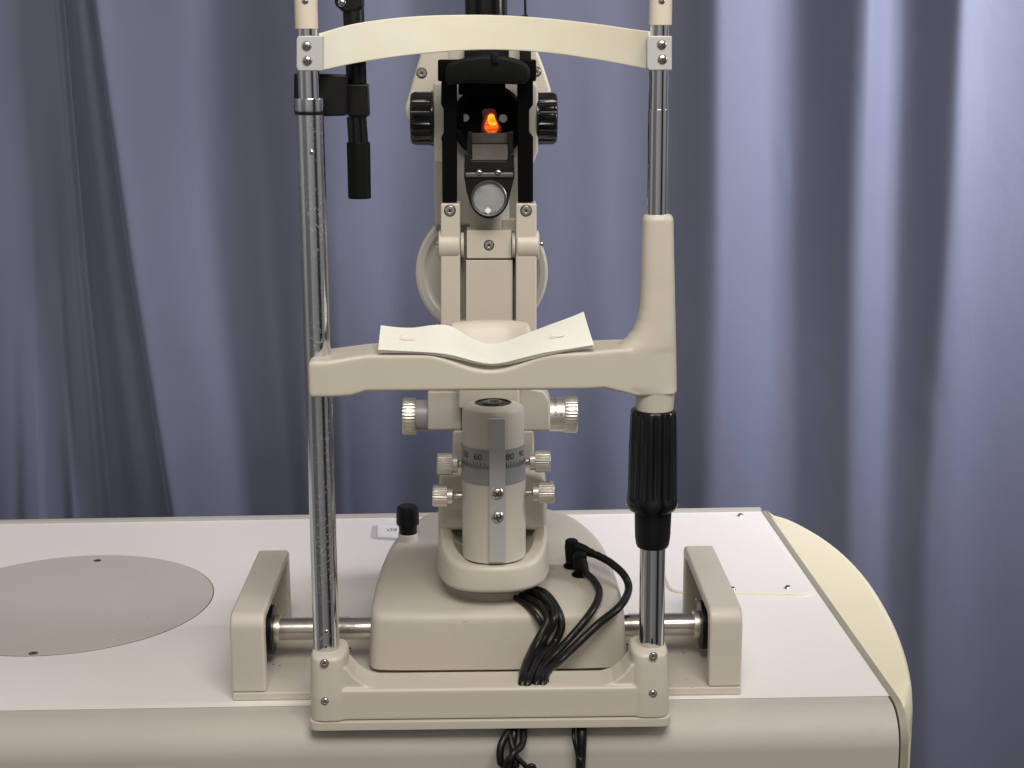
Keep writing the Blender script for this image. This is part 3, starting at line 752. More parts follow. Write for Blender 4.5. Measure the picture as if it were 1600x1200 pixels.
# fluted height knob and its sleeve
kx = P(1020, 720, 0).x
z = lambda y: zy(y, 0)
prof = [(0, z(641)), (1.70, z(641)), (1.82, z(643)), (1.86, z(650)), (1.88, z(652)), (1.95, z(700)), (2.02, z(772)), (2.06, z(778)), (2.1, z(784)), (2.08, z(791)), (1.9, z(797)), (0, z(797))]
kn = one('height_knob', lathe(prof, (kx, 0, 0), (0, 0, -1) if False else (0, 0, 1), 144, (12, .14, z(774), z(649), 2.6)), 'black_gloss', hf, sharp=60, wn=False)
one('knob_sleeve', lathe([(0, z(796)), (1.52, z(796)), (1.45, z(840)), (1.36, z(852)), (1.25, z(856)), (0, z(856))], (P(1020, 820, 0).x, 0, 0), (0, 0, 1), 56), 'black', kn)

# ---- fixation lamp on a black arm
fl = MB()
fl.add(front([(459, 114), (541, 117), (541, 181), (506, 182), (459, 176)], 1.15, 1.8, .15), 'black')
fl.add(front([(520, 122), (541, 122), (541, 176), (520, 176)], 2.5, 4.2, .15), 'black')
f1 = fl.build('lamp_arm', hf)
mb = MB(); mb.add(front([(541, 131), (574, 131), (576, 183), (543, 183)], 4.2, 2.0, .18), 'black')
mb.add(cyl(P(556, 100, 5.2), P(557, 131, 5.2), .82, e=.1), 'black')
mb.build('lamp_joint', f1)
ld = P(541, 155, 4.4)
one('pivot_pin', cyl(ld + Vector((-.3, -.3, 0)), ld + Vector((.1, -.35, 0)), .35), 'black', f1)
gp = MB(); gp.add(cyl(P(557, 182, 5.2), P(560, 226, 5.2), .80, e=.04), 'black_gloss')
gp.build('lamp_tube', f1)
one('grip', cyl(P(560, 222, 5.2), P(562, 310, 5.2), .95, .93, e=.08), 'rubber', f1)
mb = MB(); mb.add(cyl(P(552, 12, 5.4), P(556, 102, 5.2), .84, e=.06), 'black')
mb.add(front([(521, -12), (566, -18), (567, 12), (555, 20), (537, 20), (523, 8)], 4.5, 2.0, .25), 'black')
mb.add(front([(536, -60), (560, -60), (560, 0), (538, 0)], 4.8, 1.4, .1), 'black')
uj = mb.build('upper_lamp_arm', f1)
screw(uj, P(534, 4, 4.48), .3)

# ================================================================== CHIN-REST PAPERS
ta = [(595, 508), (618, 511), (645, 512), (675, 508), (697, 508), (715, 515), (738, 529), (764, 537), (790, 533), (820, 522), (860, 507), (890, 496), (912, 487)]
tb = [(592, 549), (620, 550), (650, 551), (680, 553), (705, 557), (725, 562), (745, 567), (766, 570), (788, 568), (815, 562), (850, 554), (890, 547), (928, 541)]
def paperY(i): return -2.75 + .05 * math.sin(i)
mb = MB()
for k in range(5):
    dz = -0.045 * k
    A = smooth_pts([P(x, y + .5 * k, 1.0) + Vector((0, 0.05 * k, 0)) for x, y in ta], 5)
    B = smooth_pts([P(x + (k - 2) * .6, y - 2.2 + 0.95 * k + .5 * math.sin(x * .05 + k), -2.7 + .03 * k) for x, y in tb], 5)
    mb.add(sheet(B, A, 0.02, 8), 'paper')
pap = mb.build('chin_rest_paper', None, sharp=60, wn=False)
tag(pap, 'small stack of white tissue strips sagging across the scooped chin rest', 'paper')
for q in ((638, 524), (870, 522)):
    c = P(q[0], q[1], -0.95)
    pts = [c + Vector((.55 * math.cos(t), -.25 + .0 * t, .17 * math.sin(t) * (1 if t > 0 else .8))) for t in [PI * (-.05 + 1.1 * -k / 8) for k in range(9)]]
    one('punched_tab', tube(pts, .05, 6, 3), 'paper', pap, wn=False)

# ================================================================== SLIT LAMP
sl = thing('slit_lamp_microscope', (0, 16, 0), 'beige and black slit lamp with imitated orange bulb glow on its wide sliding base', 'slit lamp')
# sliding base: plan outline narrowing to the back, softened top edge
def base_outline(off=0.0):
    L_ = [(573, 1048, 0), (574, 985, 5), ]
    pts = []
    xl, xr = P(575, 1048, 7.4).x, P(981, 1045, 7.4).x
    c = (xl + xr) / 2; hw = (xr - xl) / 2
    half = [(0, 7.2), (.55, 7.25), (.86, 7.4), (.955, 7.75), (.99, 8.6), (1.0, 10), (.995, 14), (.97, 19), (.915, 24.0), (.80, 28.5), (.64, 32.0), (.43, 34.2), (.2, 34.95), (0, 35)]
    right = smooth_pts([Vector((c + a * hw, b, 0)) for a, b in half], 4)
    left = [Vector((2 * c - p.x, p.y, 0)) for p in right[-2:0:-1]]
    return right + left, Vector((c, 20, 0))
ol, oc = base_outline()
def base_top(y): return 6.0 + 1.8 * max(0, min(1, (y - 8) / 22))
rings = []
for z_, k, tp_ in ((0.82, 1.0, 0), (0.94, 1.004, 0), (3.0, 0.996, 0), (5.0, .985, 0), (-.62, .98, 1), (-.32, .968, 1), (-.11, .945, 1), (0.0, .90, 1), (0.0, .6, 1), (0.0, .3, 1), (0, .05, 1)):
    r = []
    for p in ol:
        q = oc + (p - oc) * k
        r.append(Vector((q.x, q.y, (z_ if not tp_ else base_top(q.y) + z_))))
    rings.append(r)
base = one('sliding_base', loft(rings), 'beige_tex', sl, sharp=60)
one('underside_gap_shade', poly_solid([oc + (p - oc) * .93 + Vector((0, 0, .47)) for p in ol], [oc + (p - oc) * .93 + Vector((0, 0, .86)) for p in ol]), 'recess_shade', base)  # near-black sheet painted as the dark gap beneath the base
for (a, b, c_, d) in ((590, 932, 3, .05), (727, 972, 3, -.5)):
    p = G(a, b, 6.0); one('scratch', box(p.x - .25, p.x + .25, p.y, p.y + .05, p.z + .02, p.z + .05), 'trim_grey', base)
# turntable under the swinging foot
tc_ = Vector((P(771, 900, 12).x, 14.5, 0))
one('turntable', lathe([(0, 5.9), (4.6, 5.9), (4.6, 6.9), (4.3, 7.15), (0, 7.15)], tc_, (0, 0, 1), 64), 'dark_beige', base)
# foot: rounded cup
def superring(cx, cy, hx, hy, z, p=2.6, n=64, back=None):
    out = []
    for i in range(n):
        a = 2 * PI * i / n; ca, sa = math.cos(a), math.sin(a); e = 2 / p
        out.append(Vector((cx + math.copysign(abs(ca) ** e, ca) * hx, cy + math.copysign(abs(sa) ** e, sa) * hy, z(cx + math.copysign(abs(ca) ** e, ca) * hx, cy + math.copysign(abs(sa) ** e, sa) * hy) if callable(z) else z)))
    return out
fx0 = P(681, 880, 9).x; fx1 = P(862, 880, 9).x; fc = (fx0 + fx1) / 2; fh = (fx1 - fx0) / 2
fy, fhy = 15.2, 7.4
def foot_top(x, y):      # rim climbs to the back
    t = max(0, min(1, (y - 8.2) / 7.5)); t = t * t * (3 - 2 * t)
    return 10.1 + 1.9 * t
zf = 7.6
rings = [superring(fc, fy, fh * .93, fhy * .93, zf, 2.7), superring(fc, fy, fh * .975, fhy * .975, zf + .12, 2.7), superring(fc, fy, fh, fhy, zf + .5, 2.7)]
rings.append(superring(fc, fy, fh * .985, fhy * .985, lambda x, y: foot_top(x, y) - .5, 2.7))
rings.append(superring(fc, fy, fh * .96, fhy * .96, lambda x, y: foot_top(x, y) - .12, 2.7))
rings.append(superring(fc, fy, fh * .91, fhy * .92, lambda x, y: foot_top(x, y) + .03, 2.7))
rings.append(superring(fc, fy, fh * .76, fhy * .78, lambda x, y: foot_top(x, y) - .35, 2.5))
rings.append(superring(fc, fy - .6, fh * .70, fhy * .70, lambda x, y: foot_top(x, y) * .55 + 4.0, 2.3))
rings.append(superring(fc, fy - .6, fh * .1, fhy * .1, 8.9, 2.0))
foot = one('swing_foot', loft(rings), 'beige', sl, sharp=50)
# drum
dx = P(771.5, 750, 8.2).x; dy = 11.2; dr = 2.83
yF = dy - dr
dz = lambda y: P(771, y, yF).z
z0, z1, z2, z3, ztop_ = dz(876) - .3, dz(760), dz(722), dz(716), dz(657)
print('drum', z0, z1, z2, z3, ztop_)
dm = MB()
dm.add(lathe([(0, z0), (dr, z0), (dr, z1 - .02), (dr - .02, z1)], (dx, dy, 0), (0, 0, 1), 96), 'beige')
dm.add(lathe([(dr - .1, dz(704)), (dr - .12, dz(703.5)), (dr - .12, dz(675)), (dr - .13, ztop_ + .35), (dr - .25, ztop_ + .62), (dr - .6, ztop_ + .80), (1.65, ztop_ + .95), (1.55, ztop_ + .93), (1.5, ztop_ + .5), (0, ztop_ + .5)], (dx, dy, 0), (0, 0, 1), 96), 'beige')
drum = dm.build('pivot_drum', sl, sharp=35)
rg = MB()
zsc0, zsc1 = dz(734), dz(704)
rg.add(lathe([(dr - .2, z1 + .01), (dr + .01, z1 + .01), (dr + .01, zsc0 - .02), (dr - .02, zsc0), (dr - .2, zsc0)], (dx, dy, 0), (0, 0, 1), 96), 'scale_grey')
rg.add(lathe([(dr - .2, zsc0), (dr - .03, zsc0 + .01), (dr - .03, zsc1), (dr - .2, zsc1 + .01)], (dx, dy, 0), (0, 0, 1), 96), 'scale_grey')
ring = rg.build('scale_ring', drum, sharp=35)
# ticks and numbers wrapped on the ring
tk = MB()
def on_ring(u, v, r): a = -PI / 2 + u / r; return Vector((dx + math.cos(a) * r, dy + math.sin(a) * r, v))
rr_ = dr - .012
step = .0735
for i in range(-22, 23):
    u = i * .19
    if abs(u) > 4.2: continue
    h = .30 if i % 5 == 0 else (.24 if i % 2 else .16)
    w = .028
    h = .52 if i % 2 == 0 else .32
    zb2 = zsc0 + .03
    A = [on_ring(u - w, zb2, rr_), on_ring(u + w, zb2, rr_), on_ring(u + w, zb2 + h, rr_), on_ring(u - w, zb2 + h, rr_)]
    tk.add((A, [[0, 1, 2, 3]]), 'ink')
zmid = zsc0 + 1.02
for s, u in (('50', -2.95), ('60', -1.45), ('70', 0), ('80', 1.5), ('90', 3.0)):
    v, f = text_vf(s, .82)
    tk.add(([on_ring(u + q.x * 1.05, zmid + q.y * .95, rr_) for q in v], f), 'ink')
tk.build('scale_markings', drum, wn=False)
cup = MB()
cup.add(lathe([(1.58, ztop_ + .90), (1.62, ztop_ + .97), (1.45, ztop_ + .99), (1.4, ztop_ + .6), (0, ztop_ + .6)], (dx, dy, 0), (0, 0, 1), 56), 'black')
cup.add(lathe([(.45, ztop_ + .6), (.9, ztop_ + .65), (.9, ztop_ + 1.0), (.8, ztop_ + 1.06), (.5, ztop_ + 1.06), (.42, ztop_ + .7), (0, ztop_ + .7)], (dx, dy, 0), (0, 0, 1), 40), 'pewter')
cup.build('socket', drum)
st = one('stop_strip', front(rect(764.5, 655, 789.5, 879), yF - .42, .5, .05, 2), 'silver', drum)
screw(st, P(777, 771, yF - .43), .53, rot=.9); screw(st, P(777, 808, yF - .43), .53, rot=.2)

# knurled thumb screws
def thumb(p0, p1, r, shaft_to=None, name='thumb_screw', parent=None, neck=True, n=28):
    p0, p1 = Vector(p0), Vector(p1); d = (p1 - p0); L_ = d.length
    mb = MB(); f = .12
    prof = [(0, 0), (r * .9, 0), (r * .97, .04), (r, .14), (r, L_ * .72), (r * .97, L_ * .74), (r * .80, L_ * .75), (r * .80, L_), (0, L_)]
    if not neck: prof = [(0, 0), (r * .9, 0), (r * .97, .06), (r, .16), (r, L_ - .1), (r * .95, L_), (0, L_)]
    mb.add(lathe(prof, p0, d, n * 6, (n, .055, .10, L_ * .73 if neck else L_ - .08, .8)), 'knurl')
    if shaft_to is not None: mb.add(cyl(p1, shaft_to, r * .30), 'steel')
    return mb.build(name, parent, sharp=50, wn=False)
thumb(P(683, 725, 12), P(715, 725, 12), .98, P(724, 725, 12), parent=drum)
thumb(P(860, 721, 12), P(828, 721, 12), .98, P(818, 721, 12), parent=drum)
thumb(P(676, 774.5, 11), P(707, 774.5, 11), .98, P(726, 774, 11), parent=drum)
thumb(P(866, 769, 11), P(833, 769.5, 11), .98, P(818, 770, 11), parent=drum)

# arm carrying the microscope, behind the drum, with its two big knobs
mb = MB()
mb.add(front([(668, 611), (722, 611), (722, 673), (668, 673)], 15.5, 4.5, .25), 'beige_cool')
mb.add(front([(722, 560), (800, 560), (800, 673), (722, 673)], 15.0, 5, .2), 'beige_cool')
mb.add(front([(800, 600), (850, 611), (860, 628), (860, 674), (800, 674)], 15.5, 4.5, .25), 'beige_cool')
arm = mb.build('microscope_arm', sl)
one('knob_neck', cyl(P(648, 649, 17.5), P(670, 649, 17.5), 1.45, e=.08), 'scale_grey', arm)
thumb(P(629, 650, 17.5), P(650, 650, 17.5), 1.72, name='side_knob', parent=arm, neck=False, n=36)
nk = MB(); nk.add(cyl(P(858, 647, 17.5), P(887, 647, 17.5), 1.58, e=.08), 'knurl')
neck = nk.build('graduated_sleeve', arm)
thumb(P(902, 647, 17.5), P(881, 647, 17.5), 1.72, name='side_knob', parent=arm, neck=False, n=36)
sx0 = P(868, 647, 17.5 - 1.55); sm = MB()
def on_slv(u, ang): r = 1.59; return Vector((u, 17.5 - math.cos(ang) * r, sx0.z + math.sin(ang) * r))
ux0, ux1 = P(866, 647, 16).x, P(881, 647, 16).x
for i in range(-13, 14):
    a = i * .085; l = .42 if i % 5 == 0 else .25; w = .012
    A = [on_slv(ux0, a - w), on_slv(ux0 + l, a - w), on_slv(ux0 + l, a + w), on_slv(ux0, a + w)]
    sm.add((A, [[0, 1, 2, 3]]), 'ink')
for s, a in (('10', .0), ('5', -.9)):
    v, f = text_vf(s, .42)
    sm.add(([on_slv(ux1 - .27 + q.y, -q.x / 1.59 + a) for q in v], f), 'ink')
sm.build('sleeve_markings', neck, wn=False)

# pillar behind the drum down into the foot
mb = MB()
mb.add(front([(707, 672), (835, 672), (835, 800), (707, 800)], 15.5, 3.5, .3), 'beige_cool')
mb.add(front([(686, 742), (722, 736), (825, 736), (853, 745), (856, 830), (684, 830)], 14.2, 6.0, .5), 'beige')
mb.build('rear_pillar', sl)
# column block between the two side arms
mb = MB()
mb.add(front(rect(729, 360, 799.5, 404), 13.0, 3.0, .10, 2), 'beige')
mb.add(front(rect(728, 406.5, 801, 560), 13.0, 3.0, .08, 2), 'beige')
mb.add(front(rect(716, 500, 812, 640), 14.0, 4.0, .3), 'beige_cool')
colm = mb.build('centre_column', sl)
one('shadow_gap', front(rect(720, 384, 811, 560), 14.6, .9), 'dark_beige', colm)  # dark slab painted as the shade between column and side arms
screw(colm, P(764, 383, 12.98), .36, hexa=True)
def side_arm(x0, x1, sx, s):
    mb = MB()
    a, b = (x0, x1)
    mb.add(front([(a, 318), (b, 318), (b, 560), (a, 560)], 12.0, 2.6, .15), 'beige')
    c0 = P(a - (4 if s < 0 else 0), 383, 13); c1 = P(b + (4 if s > 0 else 0), 383, 13)
    mb.add(lathe([(0, 0), (1.1, 0), (1.28, .12), (1.3, .3), (1.3, (c1 - c0).length - .3), (1.28, (c1 - c0).length - .12), (1.1, (c1 - c0).length), (0, (c1 - c0).length)], c0, c1 - c0, 48), 'beige')
    o = mb.build('side_arm', sl, sharp=40)
    screw(o, P(sx, 329, 11.98), .40, hexa=True)
    e = P(a - 4, 381, 13) if s < 0 else P(b + 5, 381, 13)
    screw(o, e, .3, (s, 0, 0), dome=.9)
    one('pivot_washer', cyl(P(b + 1, 383, 13.2) if s < 0 else P(a - 1, 383, 13.2), P(b + 6, 383, 13.2) if s < 0 else P(a - 6, 383, 13.2), 1.1), 'beige_cool', o)
    return o
side_arm(688.5, 719, 703, -1); side_arm(806, 838.5, 822, 1)
# big round cover behind the arms, with a recessed rim, narrowing down to the column
dc = P(753, 425, 18.0); RR = (P(856, 425, 18).x - P(650, 425, 18).x) / 2
mb = MB()
mb.add(lathe([(0, 0), (RR * .80, 0), (RR * .84, .06), (RR * .88, .35), (RR * .96, .42), (RR, .25), (RR, -1.3), (0, -1.3)][::-1], dc, (0, -1, 0), 96), 'beige_cool')
mb.add(front([(678, 478), (700, 420), (800, 420), (830, 478), (822, 520), (815, 600), (692, 600), (686, 530)], 18.2, 2.5, .2), 'beige_cool')
mb.build('rotation_cover', sl, sharp=40)

# ---- illumination head
mb = MB()
mb.add(front([(661, 70), (836, 70), (848, 100), (861, 140), (858, 215), (836, 230), (690, 230), (648, 212), (634, 182), (633, 166)], 21.0, 3.5, .35, 4), 'beige')
plate = mb.build('lamp_housing', sl)
screw(plate, P(659, 114, 20.98), .38, hexa=True); screw(plate, P(838, 112, 20.98), .36, hexa=True)
mb = MB()
mb.add(front([(677, 130), (700, 122), (826, 122), (841, 134), (841, 236), (831, 262), (828, 352), (679, 352)], 16.6, 5.0, .25), 'beige_cool')
mb.add(cyl(P(765, 300, 16.2), P(765, 372, 16.2), 1.75, e=.05), 'beige_cool')
mb.add(front([(785, 343), (806, 343), (806, 362), (785, 362)], 14.8, 1.4, .08), 'beige')
hb = mb.build('head_body', sl)
one('trim_seam', front(rect(680, 252, 700, 350), 16.45, .12, .02), 'dark_beige', hb)
# black knobs with ribs either side
def rib_knob(a, b, cy, r, Yk):
    p0, p1 = P(a, cy, Yk), P(b, cy, Yk); L_ = (p1 - p0).length
    return one('lamp_knob', lathe([(0, 0), (r * .86, 0), (r * .95, .10), (r, .4), (r, L_ - .25), (r * 1.04, L_ - .12), (r * 1.04, L_), (0, L_)], p0, p1 - p0, 180, (15, .16, .12, L_ - .2, 3.0)), 'black_gloss', sl, sharp=45, wn=False)
rib_knob(642, 677, 185, 2.35, 18.6); rib_knob(870, 838, 185, 2.30, 18.6)
# black ring and cavity facing the patient
hc = P(764, 190, 15.4); kr = (P(822, 190, 15.4).x - P(706, 190, 15.4).x) / 2
mb = MB()
mb.add(lathe([(0, -.9), (kr, -.9), (kr, 0), (kr * .93, .18), (kr * .88, .15), (kr * .82, -.2), (kr * .60, -.55), (0, -.6)][::-1], hc, (0, -1, 0), 96), 'black_matt')
cav = mb.build('prism_cavity', sl, sharp=40)
for q, r in (((786, 185), .36), ((727, 184), .33)):
    p = P(q[0], q[1], 15.65); one('window_spot', cyl(p, p + Vector((0, -.06, 0)), r, e=.02), 'cap_white', cav)
one('spot_hood', front([(706, 178), (724, 174), (725, 200), (706, 200)], 15.2, .6, .08), 'black_matt', cav)
gpx = [(760, 178), (772, 180), (773, 192), (780, 200), (777, 208), (765, 210), (757, 205), (758, 192)]
rim = [(754, 172), (773, 171), (777, 186), (784, 200), (781, 209), (768, 213), (754, 210), (752, 198), (755, 186)]
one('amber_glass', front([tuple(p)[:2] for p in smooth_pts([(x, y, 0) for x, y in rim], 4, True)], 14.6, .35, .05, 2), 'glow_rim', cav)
sm_ = lambda L_: [tuple(p)[:2] for p in smooth_pts([(x, y, 0) for x, y in L_], 4, True)]
blb = one('bulb_glow', front(sm_([(758, 184), (764, 176), (772, 178), (775, 190), (781, 199), (777, 207), (766, 210), (757, 205), (755, 195)]), 14.45, .3, .1, 3), 'glow_red', cav)  # nested emissive layers imitate the bulb's glow reflected in the mirror
one('orange_glow', front(sm_([(759, 190), (765, 182), (773, 184), (778, 195), (778, 203), (772, 208), (762, 207), (757, 199)]), 14.3, .3, .06, 2), 'glow', blb)
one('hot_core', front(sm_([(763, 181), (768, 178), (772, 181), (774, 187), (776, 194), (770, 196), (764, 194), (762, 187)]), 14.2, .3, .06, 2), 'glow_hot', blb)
# two black posts with waists near the ring
for pts in ([(690, 95), (714, 95), (714, 316), (691, 316), (690.5, 223), (689, 215), (693, 208), (693, 170), (689, 163)],
            [(808, 95), (833, 95), (833, 164), (827, 172), (827, 206), (833, 214), (833, 316), (809.5, 316)]):
    one('black_post', front(pts, 12.3, 1.2, .08, 2, 40), 'black_matt', sl)
mb = MB()
mb.add(front(rect(684, 93, 838, 127), 12.0, 1.8, .15), 'black_matt')
cb = mb.build('cross_block', sl)
vis = [(696, 112), (700, 100), (716, 93), (740, 88), (765, 86), (795, 89), (815, 95), (826, 104), (828, 116), (824, 128), (812, 132), (770, 131), (730, 130), (706, 133), (697, 128)]
one('rubber_visor', front([tuple(p)[:2] for p in smooth_pts([(x, y, 0) for x, y in vis], 4, True)], 10.6, 1.5, .45, 5, 50), 'scuffed', cb, sharp=60)
one('visor_tab', front([(767, 82), (778, 82), (780, 99), (769, 100)], 10.3, .9, .15), 'scuffed', cb)
one('inner_bridge', front(rect(716, 127, 790, 148), 13.6, 1.0, .1), 'black_matt', cb)
# mirror holder
mb = MB()
mb.add(front([(736, 208), (794, 208), (796, 224), (736, 224)], 13.0, .5, .06, 2, taper=1.0), 'mirror')
A = [P(737, 225, 12.6), P(795, 225, 12.6), P(793, 249, 11.9), P(738, 249, 11.9)]
mb.add(poly_solid(A, [p + Vector((0, .35, 0)) for p in A], .05, 2), 'mirror')
mh = mb.build('angled_mirror', sl)
for x0, x1, xt in ((728, 737, 734), (794, 802, 792)):
    one('mirror_rail', front([(x0 + 3 if x0 < 750 else x0 - 1, 206), (x1, 206), (x1, 252), (x0, 252)], 12.2, .7, .06, 2), 'black', mh)
one('mirror_clip', front([(733, 249), (797, 249), (793, 256), (737, 256)], 11.8, .6, .06, 2), 'black_gloss', mh)
# lens bracket: U-shaped black plate with a ringed lens
out = [(726, 240), (732, 240), (737, 252), (792, 252), (797, 240), (803, 240), (804, 276), (798, 300)]
c0, R0 = (764, 309), 32
for k in range(0, 13):
    a = PI * k / 12; out.append((c0[0] + 32.5 * math.cos(a * 1.0 + .15 * (1 - k / 6)), c0[1] + 33 * math.sin(a)))
out += [(729, 300), (725, 276)]
lbk = MB(); lbk.add(front(out, 11.6, .55, .08, 2, 50), 'black')
lbr = lbk.build('lens_bracket', sl)
lc = P(764, 310, 11.35); r1 = (P(792, 310, 11.35).x - P(736, 310, 11.35).x) / 2
one('lens_ring', lathe([(r1 * .86, -.4), (r1, -.4), (r1, .1), (r1 * .96, .16), (r1 * .9, .14), (r1 * .86, 0), (r1 * .86, -.4)], lc, (0, -1, 0), 64), 'pewter', lbr)
one('lens_backing', cyl(lc + Vector((0, .24, 0)), lc + Vector((0, .14, 0)), r1 * .88, e=.01), 'alu_clamp', lbr)
one('lens', lathe([(0, .08), (r1 * .5, .06), (r1 * .87, -.02), (r1 * .87, -.08), (0, -.08)][::-1], lc, (0, -1, 0), 56), 'glass', lbr, sharp=60)
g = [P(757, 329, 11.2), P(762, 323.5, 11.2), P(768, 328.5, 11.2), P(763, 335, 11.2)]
one('reflection_fleck', poly_solid(g, [p + Vector((0, .04, 0)) for p in g]), 'white_gloss', lbr)  # white chip modelled in place of a reflection on the lens
one('crosspiece', front(rect(727, 270, 802, 277), 11.35, .5, .06, 2), 'pewter', lbr)
for x in (748.5, 778):
    screw(lbr, P(x, 269, 11.3), .26, dome=1.0)
one('dark_backplate', front([(727, 252), (801, 252), (801, 276), (727, 276)], 11.9, .4), 'black_gloss', lbr)
# tall black tube above
mb = MB(); mb.add(cyl(P(760.5, 100, 18), P(758.5, -60, 18), 1.86, e=.05, seg=56), 'black_gloss')
mb.add(front(rect(726, 70, 795, 96), 15.8, 2, .1), 'black')
ut = mb.build('lamp_tube', sl)
one('tube_mount', front([(701, 79), (726, 78), (726, 96), (701, 96)], 17, 2, .1), 'beige_cool', sl)
one('tube_mount', front([(794, 74), (812, 74), (812, 100), (794, 100)], 17, 2, .1), 'beige_cool', sl)
ps = MB(); ps.add(front(rect(812, 70, 830, 96), 15, 1.4, .1), 'black'); ps.add(front([(815, 24), (824, 22), (828, 30), (828, 70), (815, 70)], 15.5, .8, .05), 'black')
tp2 = ps.build('side_post', sl)
one('thin_rod', cyl(P(821, 26, 15.9), P(819.5, -60, 15.9), .11, e=.01, seg=16), 'black', tp2)

# ---- joystick cap with off-white ring at the back left of the base
JY = 25.5; jz = base_top(JY)
jt = G(637, 845, jz); jc = Vector((jt.x, jt.y + .8, 0))
one('cap_ring', lathe([(0, jz - .3), (.93, jz - .3), (.96, jz + .05), (.96, jz + .50), (.9, jz + .55), (0, jz + .55)], jc, (0, 0, 1), 40), 'cap_white', sl)
jm = MB()
jm.add(lathe([(0, jz + .5), (.88, jz + .5), (.90, jz + 1.42), (1.08, jz + 1.46), (1.13, jz + 1.6), (1.10, jz + 2.8), (1.0, jz + 3.2), (.80, jz + 3.36), (0, jz + 3.38)], jc, (0, 0, 1), 48), 'black')
js = jm.build('joystick_cap', sl)

# ================================================================== SMALL WHITE TAG ON TABLE
tg = thing('plastic_tag', G(600, 838), 'small milky plastic tag with tiny black print lying behind the black joystick cap', 'tag')
tc2 = [G(x, y) for x, y in ((583, 843), (645, 848), (645, 821), (586, 821))]
tp3 = rounded([Vector((p.x, p.y, 0)) for p in tc2], 1.0)
one('clear_case', poly_solid([p + Vector((0, 0, .02)) for p in tp3], [p + Vector((0, 0, .22)) for p in tp3], .05, 2), 'clear', tg)
tl = [G(x, y) for x, y in ((590, 842), (640, 845), (640, 823), (590, 822))]
lab = one('printed_label', poly_solid([Vector((p.x, p.y, .23)) for p in tl], [Vector((p.x, p.y, .26)) for p in tl]), 'white_gloss', tg)
v, f = text_vf('ED.', 1.0)
cpt = G(611, 827.5, .27)
MB().add(([Vector((cpt.x - q.x * .95, cpt.y - q.y * 1.3, .275)) for q in v], f), 'ink').build('print', lab, wn=False)

# ================================================================== CABLES
def cable(label, pts, r, plug=None):
    pts = [P(*p) if len(p) == 3 else p for p in pts]
    t = thing('cable', tuple(pts[-1]), label, 'cable', 'black cables feeding through the frame')
    one('sheath', tube(pts, r), 'cable', t, wn=False)
    return t
bt = lambda px, py: G(px, py, base_top(20) - .2)
h1 = G(906, 898, base_top(16)); h2 = G(893, 884, base_top(19))
def plug(t, h, topy, out_px, out_Y, scale=1.0):
    mb = MB()
    mb.add(lathe([(0, -.1), (.72, -.1), (.78, .05), (.70, .14), (0, .14)], h, (0, 0, 1), 40), 'black_matt')
    mb.add(lathe([(0, .1), (.50, .1), (.55, .5), (.62, topy * .5), (.66, topy * .75), (.60, topy - .12), (.45, topy), (0, topy)], h, (0, 0, 1), 40), 'rubber')
    e = P(out_px[0], out_px[1], out_Y); s = h + Vector((0, 0, topy - .55))
    d = (e - s)
    mb.add(lathe([(.0, 0), (.52, 0), (.50, d.length * .45), (.40, d.length * .6), (.42, d.length * .65), (.34, d.length * .8), (.36, d.length * .84), (.28, d.length), (0, d.length)], s, d, 32), 'rubber')
    mb.build('right_angle_plug', t)
Yh1, Yh2 = h1.y, h2.y
ca = cable('black cable from the rear upper plug, swinging widest right before dropping into the frame',
           [(932, 867, Yh2 - .8), (955, 880, Yh2 - 2.2), (976, 900, Yh2 - 4), (982, 922, 12), (968, 948, 8.2), (935, 975, 6.3), (903, 1005, 5.3), (872, 1034, 3.4), (855, 1050, .6), (848, 1070, -1.5), (842, 1110, -1.5)], .36)
plug(ca, h2, 2.6, (938, 870), Yh2 - 1.2)
cb2 = cable('black cable from the front lower plug, bending close beside the boot of the column',
            [(914, 895, Yh1 - 1.0), (926, 905, Yh1 - 2.2), (936, 922, 11.4), (932, 942, 8.4), (915, 968, 6.4), (885, 1003, 5.3), (858, 1030, 3.4), (845, 1048, .6), (838, 1070, -1.5), (834, 1110, -1.5)], .34)
plug(cb2, h1, 2.2, (917, 898), Yh1 - 1.4)
cable('thick black cable leaving under the swing foot, outermost of the bundle to the left',
      [(790, 920, 13), (822, 934, 10), (846, 948, 8.0), (856, 968, 6.6), (845, 992, 5.8), (831, 1018, 4.2), (821, 1042, 1.0), (816, 1070, -1.5), (813, 1110, -1.5)], .38)
cable('thick black cable in the middle of the bundle under the swing foot',
      [(800, 918, 13), (838, 928, 10), (862, 946, 7.6), (866, 968, 6.0), (852, 995, 5.9), (833, 1020, 4.7), (829, 1044, 1.5), (827, 1070, -1.1), (824, 1110, -1.2)], .36)
cable('black cable curving furthest right in the bundle under the swing foot',
      [(815, 918, 13), (850, 926, 10), (872, 955, 7.2), (877, 980, 6.4), (866, 1005, 6.0), (846, 1024, 3.8), (834, 1046, .8), (824, 1070, -1.6), (819, 1110, -1.6)], .36)
cable('thin dark cable tucked against the sliding base inside the bundle',
      [(790, 924, 12), (818, 942, 9), (838, 962, 7.0), (852, 990, 6.7), (848, 1015, 6.5), (832, 1045, 5), (828, 1060, .6), (824, 1075, -1.2), (822, 1110, -1.2)], .26)
